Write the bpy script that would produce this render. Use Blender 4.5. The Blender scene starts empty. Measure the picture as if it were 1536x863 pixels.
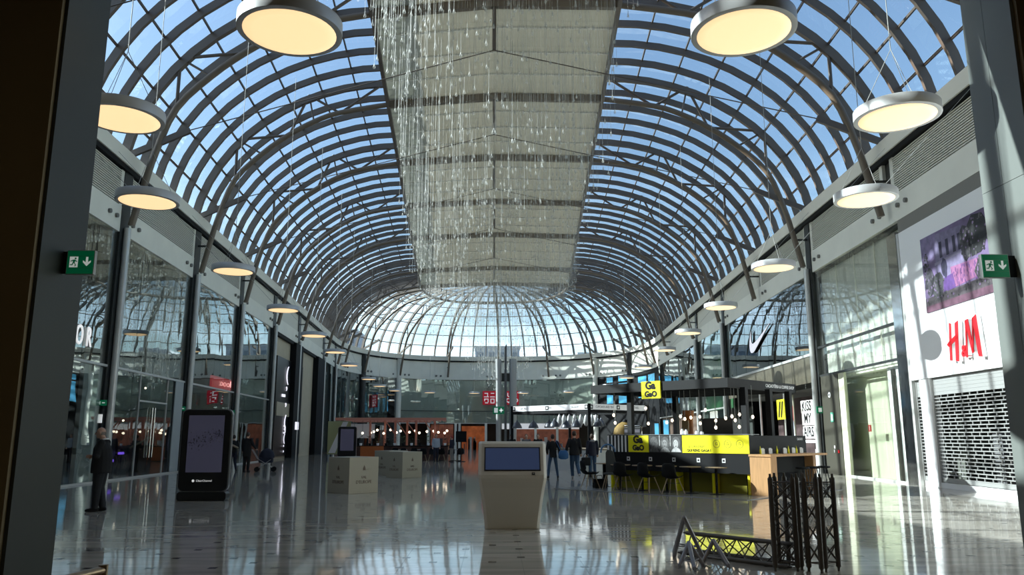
import bpy, bmesh, math, random
from mathutils import Vector, Matrix, Euler
R = random.Random(7)
PI = math.pi
S = bpy.context.scene
COL = S.collection

# ---------------------------------------------------------------- camera
cam_d = bpy.data.cameras.new('camera')
cam_d.sensor_width = 36.0
cam_d.lens = 1180.0 / 1536.0 * 36.0
cam_d.clip_end = 2000
cam = bpy.data.objects.new('camera', cam_d)
COL.objects.link(cam)
PITCH = math.atan(225 / 1180.0)
YAW = math.atan(26 / 1159.0)
cam.location = (0, 0, 1.55)
cam.rotation_euler = (PI / 2 + PITCH, 0, -YAW)
S.camera = cam

# ---------------------------------------------------------------- sky and sun
EL = math.radians(30.0)                     # the sun stands 30 degrees high beyond the left storefronts
SUN_AZ = math.radians(172.0)                # direction towards the sun in the floor plane
sun_dir = Vector((math.cos(SUN_AZ) * math.cos(EL), math.sin(SUN_AZ) * math.cos(EL), math.sin(EL)))
w = bpy.data.worlds.new('sky')
S.world = w
w.use_nodes = True
nt = w.node_tree
nt.nodes.clear()
sky = nt.nodes.new('ShaderNodeTexSky')
sky.sky_type = 'NISHITA'
sky.sun_disc = False
sky.sun_elevation = EL
sky.sun_rotation = math.atan2(sun_dir.x, sun_dir.y)
sky.air_density = 1.0
sky.dust_density = 0.9
sky.ozone_density = 1.6
tc = nt.nodes.new('ShaderNodeTexCoord')
mp = nt.nodes.new('ShaderNodeMapping')
mp.inputs['Scale'].default_value = (2.2, 2.2, 9.0)
cl = nt.nodes.new('ShaderNodeTexNoise')
cl.inputs['Scale'].default_value = 1.6
cl.inputs['Detail'].default_value = 8
cl.inputs['Roughness'].default_value = 0.6
nt.links.new(tc.outputs['Generated'], mp.inputs['Vector'])
nt.links.new(mp.outputs['Vector'], cl.inputs['Vector'])
cr = nt.nodes.new('ShaderNodeValToRGB')
cr.color_ramp.elements[0].position = 0.46
cr.color_ramp.elements[1].position = 0.66
nt.links.new(cl.outputs['Fac'], cr.inputs['Fac'])
sx = nt.nodes.new('ShaderNodeSeparateXYZ')
nt.links.new(tc.outputs['Generated'], sx.inputs['Vector'])
hr = nt.nodes.new('ShaderNodeMapRange')       # clouds only in a belt low over the horizon, all the way round
hr.inputs['From Min'].default_value = 0.34
hr.inputs['From Max'].default_value = 0.06
nt.links.new(sx.outputs['Z'], hr.inputs['Value'])
mu = nt.nodes.new('ShaderNodeMath')
mu.operation = 'MULTIPLY'
nt.links.new(cr.outputs['Color'], mu.inputs[0])
nt.links.new(hr.outputs['Result'], mu.inputs[1])
mx = nt.nodes.new('ShaderNodeMix')
mx.data_type = 'RGBA'
nt.links.new(mu.outputs['Value'], mx.inputs['Factor'])
tint = nt.nodes.new('ShaderNodeMix')          # slightly hazier, less saturated blue, the same all over the sky
tint.data_type = 'RGBA'
tint.blend_type = 'MULTIPLY'
tint.inputs['Factor'].default_value = 1.0
nt.links.new(sky.outputs['Color'], tint.inputs['A'])
tint.inputs['B'].default_value = (1.12, 1.02, 0.90, 1)
nt.links.new(tint.outputs['Result'], mx.inputs['A'])
mx.inputs['B'].default_value = (8.5, 9.0, 9.6, 1)
bg = nt.nodes.new('ShaderNodeBackground')
bg.inputs['Strength'].default_value = 0.152
nt.links.new(mx.outputs['Result'], bg.inputs['Color'])
wo = nt.nodes.new('ShaderNodeOutputWorld')
nt.links.new(bg.outputs['Background'], wo.inputs['Surface'])

sun_d = bpy.data.lights.new('sun', 'SUN')
sun_d.energy = 7.2
sun_d.angle = math.radians(0.53)
sun_d.color = (1.0, 0.94, 0.84)
sun_o = bpy.data.objects.new('sun', sun_d)
COL.objects.link(sun_o)
sun_o.rotation_euler = sun_dir.to_track_quat('Z', 'Y').to_euler()

S.view_settings.view_transform = 'Standard'
S.view_settings.look = 'None'
S.view_settings.gamma = 1
S.view_settings.use_curve_mapping = False
S.view_settings.exposure = 1.15
S.cycles.transparent_max_bounces = 24
S.cycles.max_bounces = 10
S.cycles.diffuse_bounces = 4
S.cycles.glossy_bounces = 4
S.cycles.sample_clamp_indirect = 8

# ---------------------------------------------------------------- materials
MATS = {}
def mat(name, col, rough=0.6, metal=0.0, emit=None, noise=0.0, scale=6.0, bump=0.0, spec=0.5, stretch=(1, 1, 1)):
    if name in MATS:
        return MATS[name]
    m = bpy.data.materials.new(name)
    m.use_nodes = True
    n = m.node_tree.nodes
    l = m.node_tree.links
    b = n['Principled BSDF']
    b.inputs['Base Color'].default_value = (*col, 1)
    b.inputs['Roughness'].default_value = rough
    b.inputs['Metallic'].default_value = metal
    b.inputs['Specular IOR Level'].default_value = spec
    if emit:
        b.inputs['Emission Color'].default_value = (*emit[0], 1)
        b.inputs['Emission Strength'].default_value = emit[1] * 0.52
    if noise or bump:
        t = n.new('ShaderNodeTexCoord')
        mm = n.new('ShaderNodeMapping')
        mm.inputs['Scale'].default_value = stretch
        l.new(t.outputs['Object'], mm.inputs['Vector'])
        nz = n.new('ShaderNodeTexNoise')
        nz.inputs['Scale'].default_value = scale
        nz.inputs['Detail'].default_value = 5
        l.new(mm.outputs['Vector'], nz.inputs['Vector'])
        if noise:
            r = n.new('ShaderNodeValToRGB')
            r.color_ramp.elements[0].position = 0.3
            r.color_ramp.elements[1].position = 0.7
            r.color_ramp.elements[0].color = (*[max(0, c * (1 - noise)) for c in col], 1)
            r.color_ramp.elements[1].color = (*[min(1, c * (1 + noise)) for c in col], 1)
            l.new(nz.outputs['Fac'], r.inputs['Fac'])
            l.new(r.outputs['Color'], b.inputs['Base Color'])
        if bump:
            bp = n.new('ShaderNodeBump')
            bp.inputs['Strength'].default_value = bump
            bp.inputs['Distance'].default_value = 0.02
            l.new(nz.outputs['Fac'], bp.inputs['Height'])
            l.new(bp.outputs['Normal'], b.inputs['Normal'])
    MATS[name] = m
    return m

def glass(name, tint, ior=1.5, gloss=(0.95, 0.97, 1.0), wave=0.0, rough=0.0, wscale=0.7):
    m = bpy.data.materials.new(name)
    m.use_nodes = True
    n = m.node_tree.nodes
    l = m.node_tree.links
    n.clear()
    o = n.new('ShaderNodeOutputMaterial')
    mi = n.new('ShaderNodeMixShader')
    tr = n.new('ShaderNodeBsdfTransparent')
    gl = n.new('ShaderNodeBsdfGlossy')
    fr = n.new('ShaderNodeFresnel')
    tr.inputs['Color'].default_value = (*tint, 1)
    gl.inputs['Color'].default_value = (*gloss, 1)
    gl.inputs['Roughness'].default_value = rough
    ge = n.new('ShaderNodeNewGeometry')       # keep the same index on the back faces: the sheet is thin
    ix = n.new('ShaderNodeMix')
    ix.data_type = 'FLOAT'
    l.new(ge.outputs['Backfacing'], ix.inputs['Factor'])
    ix.inputs['A'].default_value = ior
    ix.inputs['B'].default_value = 1.0 / ior
    l.new(ix.outputs['Result'], fr.inputs['IOR'])
    if wave:
        t = n.new('ShaderNodeTexCoord')
        nz = n.new('ShaderNodeTexNoise')
        nz.inputs['Scale'].default_value = wscale
        nz.inputs['Detail'].default_value = 1.5
        l.new(t.outputs['Object'], nz.inputs['Vector'])
        bp = n.new('ShaderNodeBump')
        bp.inputs['Strength'].default_value = 1.0
        bp.inputs['Distance'].default_value = wave
        l.new(nz.outputs['Fac'], bp.inputs['Height'])
        l.new(bp.outputs['Normal'], gl.inputs['Normal'])
    l.new(fr.outputs['Fac'], mi.inputs['Fac'])
    l.new(tr.outputs['BSDF'], mi.inputs[1])
    l.new(gl.outputs['BSDF'], mi.inputs[2])
    l.new(mi.outputs['Shader'], o.inputs['Surface'])
    MATS[name] = m
    return m

def floor_mat():
    m = bpy.data.materials.new('polished_marble')
    m.use_nodes = True
    n = m.node_tree.nodes
    l = m.node_tree.links
    b = n['Principled BSDF']
    t = n.new('ShaderNodeNewGeometry')
    mm = n.new('ShaderNodeMapping')
    mm.inputs['Scale'].default_value = (0.35, 2.2, 1)
    l.new(t.outputs['Position'], mm.inputs['Vector'])
    nz = n.new('ShaderNodeTexNoise')
    nz.inputs['Scale'].default_value = 1.6
    nz.inputs['Detail'].default_value = 7
    nz.inputs['Distortion'].default_value = 0.6
    l.new(mm.outputs['Vector'], nz.inputs['Vector'])
    r = n.new('ShaderNodeValToRGB')
    r.color_ramp.elements[0].position = 0.3
    r.color_ramp.elements[0].color = (0.31, 0.285, 0.245, 1)
    r.color_ramp.elements[1].position = 0.72
    r.color_ramp.elements[1].color = (0.56, 0.52, 0.45, 1)
    l.new(nz.outputs['Fac'], r.inputs['Fac'])
    l.new(r.outputs['Color'], b.inputs['Base Color'])
    b.inputs['Roughness'].default_value = 0.06
    b.inputs['IOR'].default_value = 1.42
    n2 = n.new('ShaderNodeTexNoise')
    n2.inputs['Scale'].default_value = 2.4
    n2.inputs['Detail'].default_value = 2
    l.new(t.outputs['Position'], n2.inputs['Vector'])
    bp = n.new('ShaderNodeBump')
    bp.inputs['Strength'].default_value = 1.0
    bp.inputs['Distance'].default_value = 0.0011
    l.new(n2.outputs['Fac'], bp.inputs['Height'])
    l.new(bp.outputs['Normal'], b.inputs['Normal'])
    MATS['floor'] = m
    return m

def velum_mat():
    m = bpy.data.materials.new('blind_fabric')
    m.use_nodes = True
    n = m.node_tree.nodes
    l = m.node_tree.links
    n.clear()
    o = n.new('ShaderNodeOutputMaterial')
    d = n.new('ShaderNodeBsdfDiffuse')
    tl = n.new('ShaderNodeBsdfTranslucent')
    mi = n.new('ShaderNodeMixShader')
    mi.inputs[0].default_value = 0.40
    d.inputs['Color'].default_value = (0.62, 0.63, 0.58, 1)
    tl.inputs['Color'].default_value = (0.50, 0.50, 0.44, 1)
    l.new(d.outputs[0], mi.inputs[1])
    l.new(tl.outputs[0], mi.inputs[2])
    l.new(mi.outputs[0], o.inputs[0])
    MATS['velum'] = m
    return m

FLOOR = floor_mat()
VELUM = velum_mat()
ROOFG = glass('roof_glass', (0.80, 0.88, 0.93), 1.4)
SHOPG = glass('storefront_glass', (0.88, 0.91, 0.89), 2.0, (0.92, 0.97, 0.98), wave=0.005, wscale=0.45)
CLRG = glass('clear_glass', (0.95, 0.96, 0.95), 1.45, (0.95, 0.97, 0.96), wave=0.006, wscale=0.45)
MIRG = glass('mirror_glass', (0.55, 0.60, 0.59), 2.9, (0.92, 0.96, 1.0), wave=0.004, wscale=0.45)
STEEL = mat('taupe_steel', (0.098, 0.078, 0.064), 0.42, 0.0)
STEELL = mat('bronze_steel', (0.15, 0.12, 0.09), 0.38, 0.0)
DARK = mat('dark_steel', (0.022, 0.024, 0.024), 0.45)
TUBE = mat('satin_tube', (0.55, 0.55, 0.53), 0.35, 0.25)
CHROME = mat('chrome', (0.8, 0.8, 0.8), 0.12, 1.0)
FASC = mat('fascia_paint', (0.80, 0.79, 0.70), 0.5, noise=0.04, scale=0.8)
EAVE = mat('eave_paint', (0.76, 0.75, 0.67), 0.5)
LOUV = mat('louvre_paint', (0.66, 0.65, 0.57), 0.5)
LOUVB = mat('louvre_back', (0.06, 0.06, 0.055), 0.8)
WHITE = mat('white_panel', (0.86, 0.86, 0.86), 0.45)
CREAM = mat('cream_panel', (0.50, 0.44, 0.32), 0.7, noise=0.05, scale=2)
PALE = mat('pale_shop_wall', (0.84, 0.85, 0.70), 0.7)
KHAKI = mat('khaki_panel', (0.040, 0.037, 0.025), 0.6)
SHOPD = mat('shop_dark', (0.055, 0.058, 0.055), 0.8)
SHOPB = mat('shop_back', (0.10, 0.105, 0.09), 0.8, noise=0.3, scale=0.6)
PIER = mat('olive_pier', (0.155, 0.115, 0.055), 0.7, noise=0.05, scale=1.2)
REVEAL_SHADE = mat('shaded_reveal', (0.022, 0.0245, 0.021), 0.5, noise=0.03, scale=1)  # reveal on the shaded side, its shade put into the colour
REVEAL_SUN = mat('sunlit_reveal', (0.16, 0.172, 0.160), 0.38, noise=0.03, scale=1)  # lighter copy of the reveal for the side in the sun
BLACK = mat('black', (0.008, 0.008, 0.009), 0.35)
MATTE = mat('matte_black', (0.007, 0.0075, 0.0085), 0.7, spec=0.2)
YEL = mat('lemon_yellow', (0.80, 0.74, 0.005), 0.45)
WOOD = mat('pale_oak', (0.43, 0.235, 0.10), 0.5, noise=0.16, scale=3, stretch=(8, 8, 0.6))
RED = mat('sign_red', (0.72, 0.012, 0.02), 0.4)
GREEN = mat('exit_green', (0.0, 0.20, 0.085), 0.4, emit=((0.0, 0.25, 0.10), 0.12))
EXW = mat('exit_white', (0.85, 0.85, 0.85), 0.4, emit=((0.9, 1, 0.95), 0.25))
LAMPM = mat('lamp_diffuser', (0.9, 0.8, 0.6), 0.5, emit=((1.0, 0.665, 0.345), 0.95))
LAMPR = mat('lamp_rim', (0.55, 0.55, 0.55), 0.4, 0.2)
BULB = mat('bulb_glow', (1, 0.9, 0.75), 0.4, emit=((1, 0.82, 0.6), 3.0))
CORD = mat('grey_cord', (0.35, 0.35, 0.33), 0.5)
def clear(name, col, see, rough):
    m = mat(name, col, rough)
    n, l = m.node_tree.nodes, m.node_tree.links
    tr, mi = n.new('ShaderNodeBsdfTransparent'), n.new('ShaderNodeMixShader')
    mi.inputs[0].default_value = see
    l.new(n['Principled BSDF'].outputs[0], mi.inputs[1])
    l.new(tr.outputs[0], mi.inputs[2])
    l.new(mi.outputs[0], n['Material Output'].inputs['Surface'])
    return m
STRG = clear('nylon_thread', (0.60, 0.60, 0.56), 0.66, 0.4)
DROP = clear('glass_drop', (0.65, 0.65, 0.65), 0.55, 0.15)

# ---------------------------------------------------------------- mesh helpers
TEXTS = []
class MB:
    def __init__(self):
        self.v = []
        self.f = []
        self.smooth = []
    def add(self, vs, fs, M=None, smooth=False):
        k = len(self.v)
        for p in vs:
            p = Vector(p)
            self.v.append(M @ p if M is not None else p)
        for q in fs:
            self.f.append([k + i for i in q])
            self.smooth.append(smooth)
        return self
    def box(self, x0, x1, y0, y1, z0, z1, M=None):
        vs = [(x0, y0, z0), (x1, y0, z0), (x1, y1, z0), (x0, y1, z0), (x0, y0, z1), (x1, y0, z1), (x1, y1, z1), (x0, y1, z1)]
        fs = [(0, 3, 2, 1), (4, 5, 6, 7), (0, 1, 5, 4), (1, 2, 6, 5), (2, 3, 7, 6), (3, 0, 4, 7)]
        return self.add(vs, fs, M)
    def hexa(self, b, t, M=None):
        """eight corners: four below, four above, in the same order"""
        fs = [(0, 3, 2, 1), (4, 5, 6, 7), (0, 1, 5, 4), (1, 2, 6, 5), (2, 3, 7, 6), (3, 0, 4, 7)]
        return self.add(list(b) + list(t), fs, M)
    def prism(self, poly, h0, h1, M=None):
        """polygon in xy extruded along z"""
        n = len(poly)
        vs = [(x, y, h0) for x, y in poly] + [(x, y, h1) for x, y in poly]
        fs = [tuple(range(n - 1, -1, -1)), tuple(range(n, 2 * n))]
        fs += [(i, (i + 1) % n, n + (i + 1) % n, n + i) for i in range(n)]
        return self.add(vs, fs, M)
    def tube(self, pts, r, seg=8, M=None, caps=True, flat=1.0):
        pts = [Vector(p) for p in pts]
        n = len(pts)
        rs = r if isinstance(r, (list, tuple)) else [r] * n
        up = None
        vs = []
        for i, p in enumerate(pts):
            d = (pts[min(i + 1, n - 1)] - pts[max(i - 1, 0)])
            if d.length < 1e-9:
                d = Vector((0, 0, 1))
            d.normalize()
            if up is None:
                up = Vector((0, 0, 1)) if abs(d.z) < 0.9 else Vector((1, 0, 0))
            s = d.cross(up)
            if s.length < 1e-6:
                s = d.orthogonal()
            s.normalize()
            up = s.cross(d).normalized()
            for k in range(seg):
                a = 2 * PI * k / seg
                vs.append(p + s * (math.cos(a) * rs[i]) + up * (math.sin(a) * rs[i] * flat))
        fs = []
        for i in range(n - 1):
            for k in range(seg):
                k2 = (k + 1) % seg
                fs.append((i * seg + k, i * seg + k2, (i + 1) * seg + k2, (i + 1) * seg + k))
        self.add(vs, fs, M, smooth=True)
        if caps:
            self.add([vs[k] for k in range(seg)], [tuple(range(seg - 1, -1, -1))], M)
            self.add([vs[(n - 1) * seg + k] for k in range(seg)], [tuple(range(seg))], M)
        return self
    def bar(self, p, q, w, h, up=(0, 0, 1)):
        """rectangular bar between two points"""
        p, q = Vector(p), Vector(q)
        d = (q - p).normalized()
        u = Vector(up)
        s = d.cross(u)
        if s.length < 1e-5:
            s = d.orthogonal()
        s.normalize()
        u = s.cross(d).normalized()
        s = s * (w / 2)
        u = u * (h / 2)
        return self.hexa([p - s - u, p + s - u, p + s + u, p - s + u], [q - s - u, q + s - u, q + s + u, q - s + u])
    def lathe(self, prof, seg=24, M=None, cx=0, cy=0, sx=1, sy=1):
        vs, fs = [], []
        n = len(prof)
        for r, z in prof:
            for k in range(seg):
                a = 2 * PI * k / seg
                vs.append((cx + r * math.cos(a) * sx, cy + r * math.sin(a) * sy, z))
        for i in range(n - 1):
            for k in range(seg):
                k2 = (k + 1) % seg
                fs.append((i * seg + k, i * seg + k2, (i + 1) * seg + k2, (i + 1) * seg + k))
        self.add(vs, fs, M, smooth=True)
        self.add([vs[k] for k in range(seg)], [tuple(range(seg - 1, -1, -1))], M)
        self.add([vs[(n - 1) * seg + k] for k in range(seg)], [tuple(range(seg))], M)
        return self
    def ball(self, c, rx, ry=None, rz=None, seg=12, rings=8, M=None):
        ry = ry or rx
        rz = rz or rx
        vs, fs = [(c[0], c[1], c[2] - rz)], []
        for i in range(1, rings):
            t = -PI / 2 + PI * i / rings
            for k in range(seg):
                a = 2 * PI * k / seg
                vs.append((c[0] + rx * math.cos(t) * math.cos(a), c[1] + ry * math.cos(t) * math.sin(a), c[2] + rz * math.sin(t)))
        vs.append((c[0], c[1], c[2] + rz))
        for k in range(seg):
            fs.append((0, 1 + (k + 1) % seg, 1 + k))
            for i in range(rings - 2):
                fs.append((1 + i * seg + k, 1 + i * seg + (k + 1) % seg, 1 + (i + 1) * seg + (k + 1) % seg, 1 + (i + 1) * seg + k))
            b = 1 + (rings - 2) * seg
            fs.append((b + k, b + (k + 1) % seg, len(vs) - 1))
        return self.add(vs, fs, M, smooth=True)
    def mesh(self, name, material):
        me = bpy.data.meshes.new(name)
        me.from_pydata([tuple(p) for p in self.v], [], self.f)
        me.polygons.foreach_set('use_smooth', self.smooth)
        ms = material if isinstance(material, (list, tuple)) else [material]
        for m in ms:
            me.materials.append(m)
        me.update()
        return me
    def build(self, name, material, parent=None, label=None, kind=None, bevel=0.0):
        return link(name, self.mesh(name, material), parent, label, kind, bevel)

def link(name, data, parent=None, label=None, kind=None, bevel=0.0):
    o = bpy.data.objects.new(name, data)
    COL.objects.link(o)
    if parent is not None:
        o.parent = parent
    if label:
        o['label'] = label
    if kind:
        o['kind'] = kind
    if bevel:
        b = o.modifiers.new('bevel', 'BEVEL')
        b.width = bevel
        b.segments = 2
        b.limit_method = 'ANGLE'
    return o

def thing(name, label, cat, loc=(0, 0, 0), rz=0.0, group=None, data=None):
    o = bpy.data.objects.new(name, data)
    COL.objects.link(o)
    o.location = loc
    o.rotation_euler = (0, 0, rz)
    o['label'] = label
    o['category'] = cat
    if group:
        o['group'] = group
    if data is None:
        o.empty_display_size = 0.2
    return o

def structure(name, label=None):
    o = bpy.data.objects.new(name, None)
    COL.objects.link(o)
    o['kind'] = 'structure'
    if label:
        o['label'] = label
    return o

def copy_tree(o, parent=None):
    c = o.copy()
    COL.objects.link(c)
    if parent is not None:
        c.parent = parent
    for ch in list(o.children):
        copy_tree(ch, c)
    return c

def text(name, body, size, material, parent, M, extrude=0.004, align='CENTER', bold=0.0, sx=1.0, spacing=1.0, line=1.0):
    cu = bpy.data.curves.new(name, 'FONT')
    cu.body = body
    cu.size = size
    cu.extrude = extrude
    cu.offset = bold
    cu.align_x = align
    cu.align_y = 'CENTER'
    cu.space_character = spacing
    cu.space_line = line
    cu.resolution_u = 3
    cu.materials.append(material)
    o = link(name, cu, parent)
    TEXTS.append(o)
    o.matrix_local = M @ Matrix.Diagonal((sx, 1, 1, 1))
    return o

def frame(o, xd, zd):
    """matrix with local x along xd, local y along zd (reading up) and local z out of the face"""
    x = Vector(xd).normalized()
    y = Vector(zd).normalized()
    z = x.cross(y).normalized()
    M = Matrix((x, y, z)).transposed().to_4x4()
    M.translation = Vector(o)
    return M
# ================================================================ the hall: plan
YL = [11.6, 20.2, 28.7, 37.2, 45.7, 54.7, 64.0, 77.0, 85.2]
DIV = [5, 5, 5, 5, 5, 5, 7, 5]
ZE, RISE = 12.05, 7.0
T0 = math.asin(1.25 / 8.25)         # the arches start a little outside and below the eave
def left_pt(y):
    return Vector((-(12.19 + 0.0586 * y), y, 0)), Vector((-(3.12 + 0.0586 * y), y - 0.055 * 9.07, 0))
def right_pt(yl):
    y = yl - 1.9
    return Vector((12.55 + 0.0586 * y, y, 0)), Vector((3.12 + 0.0586 * y, y + 0.055 * 9.43, 0))
class Stn:
    def __init__(s, B, I, prim):
        s.B, s.I, s.prim = B, I, prim
        s.inw = (I - B).normalized()
        s.a = (I - B).length
    def at(s, d, z):
        p = s.B + s.inw * d
        return Vector((p.x, p.y, z))
    def outer(s, t):
        tt = T0 + (PI / 2 - T0) * t / (PI / 2)
        p = s.B + s.inw * ((s.a + .5) * (1 - math.cos(tt)) - .5)
        return Vector((p.x, p.y, ZE - 1.25 + (RISE + 1.25) * math.sin(tt)))
    def over(s, d):
        c = 1 - (d + .5) / (s.a + .5)
        p = s.B + s.inw * d
        return Vector((p.x, p.y, ZE - 1.25 + (RISE + 1.25) * math.sqrt(max(0, 1 - c * c))))
ys = [9.5]
pr = [False]
for i in range(len(YL) - 1):
    if i == 0:
        ys.append(YL[0]); pr.append(True)
    for k in range(1, DIV[i] + 1):
        ys.append(YL[i] + (YL[i + 1] - YL[i]) * k / DIV[i])
        pr.append(k == DIV[i])
LEFT = [Stn(*left_pt(y), p) for y, p in zip(ys, pr)]
RIGHT = [Stn(*right_pt(y), p) for y, p in zip(ys, pr)]
# apse: a flattened half round, inner edge the same shape 9 m further in
def sup(th, A, Bd):
    c, s_ = math.cos(th), math.sin(th)
    e = 2 / 2.5
    return -A * (1 if c >= 0 else -1) * abs(c) ** e, Bd * abs(s_) ** e
lb, li = LEFT[-1].B, LEFT[-1].I
rb, ri = RIGHT[-1].B, RIGHT[-1].I
def apse_pt(th):
    x, y = sup(th, 1.0, 1.0)
    f = (x + 1) / 2
    B = lb.lerp(rb, f)
    I = li.lerp(ri, f)
    return Vector((B.x, B.y + 20.0 * y, 0)), Vector((I.x, I.y + 11.0 * y, 0))
fine = [apse_pt(PI * i / 2000)[0] for i in range(2001)]
cum = [0.0]
for i in range(2000):
    cum.append(cum[-1] + (fine[i + 1] - fine[i]).length)
NA = 36
APSE = []
for k in range(1, NA):
    tgt = cum[-1] * k / NA
    i = next(j for j in range(2001) if cum[j] >= tgt)
    APSE.append(Stn(*apse_pt(PI * i / 2000), k % 4 == 2))
APSE_P = [s for s in APSE if s.prim]
PATH = LEFT + APSE + RIGHT[::-1]
HUB = Vector((0.1, 86.3, ZE + RISE))

def wallbox(mb, p, q, o0, o1, z0, z1):
    """box along the wall from station p to q, from o0 to o1 outwards of the wall face"""
    def c(s, o, z):
        return s.at(-o, z)
    return mb.hexa([c(p, o0, z0), c(q, o0, z0), c(q, o1, z0), c(p, o1, z0)], [c(p, o0, z1), c(q, o0, z1), c(q, o1, z1), c(p, o1, z1)])
def between(p, q, f):
    s = Stn(p.B.lerp(q.B, f), p.I.lerp(q.I, f), False)
    return s
def left_at(y):
    return Stn(*left_pt(y), False)
def right_at(y):
    return Stn(*right_pt(y + 1.9), False)

# ================================================================ roof
roof = structure('ceiling', 'glazed barrel vault on taupe steel ribs with a grey fabric panel along its crown')
NT = 8
def rib_mesh(s, w_, d_, off=0.0, n=12):
    side = Vector((-s.inw.y, s.inw.x, 0)) * (w_ / 2)
    vs, fs = [], []
    for i in range(n + 1):
        t = PI / 2 * i / n
        p = s.outer(t)
        t = T0 + (PI / 2 - T0) * t / (PI / 2)
        nn = Vector((s.inw.x * math.cos(t) * 8.25, s.inw.y * math.cos(t) * 8.25, 0)) - Vector((0, 0, 1)) * ((s.a + .5) * math.sin(t))
        nn.normalize()
        a, b = p + nn * (0.02 + off), p + nn * (0.02 + d_ + off)
        vs += [a - side, a + side, b + side, b - side]
    for i in range(n):
        for k in range(4):
            k2 = (k + 1) % 4
            fs.append((i * 4 + k, i * 4 + k2, i * 4 + 4 + k2, i * 4 + 4 + k))
    fs += [(3, 2, 1, 0), (n * 4, n * 4 + 1, n * 4 + 2, n * 4 + 3)]
    return MB().add(vs, fs)
for s in PATH:
    rib_mesh(s, 0.20 if s.prim else 0.13, 0.34 if s.prim else 0.30).build('rib', STEEL, roof)
# purlins, one line each
for j in range(1, NT + 1):
    mb = MB()
    t = PI / 2 * j / NT
    for p, q in zip(PATH[:-1], PATH[1:]):
        mb.bar(p.outer(t) - Vector((0, 0, .06)), q.outer(t) - Vector((0, 0, .06)), 0.06, 0.09)
    mb.build('purlin', STEEL, roof)
# panes
def pane(mb, p, q, t0, t1, inset=0.02):
    c = [p.outer(t0), q.outer(t0), q.outer(t1), p.outer(t1)]
    m = sum(c, Vector()) / 4
    n_ = (c[1] - c[0]).cross(c[3] - c[0]).normalized() * 0.012
    c = [m + (x - m) * (1 - inset) for x in c]
    mb.hexa(c, [x + n_ for x in c])
rest = MB()
big = 0
for side in (LEFT, APSE, RIGHT):
    seq = side if side is not APSE else [LEFT[-1]] + APSE + [RIGHT[-1]]
    for p, q in zip(seq[:-1], seq[1:]):
        near = side is not APSE and 20.0 < p.B.y + (1.9 if side is RIGHT else 0) < 50
        for j in range(NT):
            t0, t1 = PI / 2 * j / NT, PI / 2 * (j + 1) / NT
            if near and big < 296:
                mb = MB()
                pane(mb, p, q, t0, t1)
                mb.build('pane', ROOFG, roof)
                big += 1
            else:
                pane(rest, p, q, t0, t1)
# flat fan of glass between the ring and the hub of the apse
seq = [LEFT[-1]] + APSE + [RIGHT[-1]]
fan = MB()
for k, (p, q) in enumerate(zip(seq[:-1], seq[1:])):
    a, b = p.outer(PI / 2), q.outer(PI / 2)
    h = HUB
    rest.hexa([a, b, h.lerp(b, .04), h.lerp(a, .04)], [v + Vector((0, 0, .012)) for v in (a, b, h.lerp(b, .04), h.lerp(a, .04))])
    if k % 2 == 0:
        fan.bar(a - Vector((0, 0, .12)), h - Vector((0, 0, .12)), 0.08, 0.2)
fan.lathe([(0.5, ZE + RISE - .5), (0.6, ZE + RISE - .25), (0.5, ZE + RISE)], 16, cx=HUB.x, cy=HUB.y)
fan.build('hub_spokes', STEEL, roof)
rest.build('distant_panes', ROOFG, roof, kind='stuff')

# inner chord of each arch
CH = [(0.32, 9.3), (0.7, 11.0), (1.0, 12.2), (1.65, 13.95), (2.9, 15.25), (4.15, 16.2), (5.4, 16.9), (6.65, 17.35), (9.07, 17.75)]
def chord_pts(s):
    k = s.a / 9.07
    pts = [s.at(d * k, z) for d, z in CH]
    out = []
    for i in range(len(pts) - 1):
        p0, p1, p2, p3 = pts[max(i - 1, 0)], pts[i], pts[i + 1], pts[min(i + 2, len(pts) - 1)]
        for u in (0, 1 / 3, 2 / 3):
            out.append(0.5 * ((2 * p1) + (p2 - p0) * u + (2 * p0 - 5 * p1 + 4 * p2 - p3) * u * u + (3 * p1 - p0 - 3 * p2 + p3) * u ** 3))
    out.append(pts[-1])
    return out
def webs(s, parent):
    k = s.a / 9.07
    A, B_ = s.over(1.65 * k), s.over(5.1 * k)
    E = lambda d, z: s.at(d * k, z)
    for a, b, r in ((A, E(4.15, 16.2), .065), (A, E(1.65, 13.95), .065), (A, E(2.9, 15.25), .05),
                    (B_, E(4.2, 16.2), .065), (B_, E(6.65, 17.35), .065), (B_, E(5.4, 16.9), .045),
                    (s.outer(PI / 2), E(6.7, 17.35), .065), (s.outer(PI / 2), E(9.0, 17.75), .06)):
        MB().tube([a, b], r, 6).build('web_strut', STEEL, parent)
    MB().bar(s.at(-0.05, ZE), E(2.25, 13.05), 0.13, 0.24).build('tie_bracket', STEEL, parent)
    MB().bar(s.at(0.0, 10.6), s.at(0.65 * k, 10.6), 0.08, 0.08).build('stub', DARK, parent)
    return E(2.25, 13.05)
def ridge_z(f):
    return 17.75 + 0.25 * (1 - abs(2 * f - 1))
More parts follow.
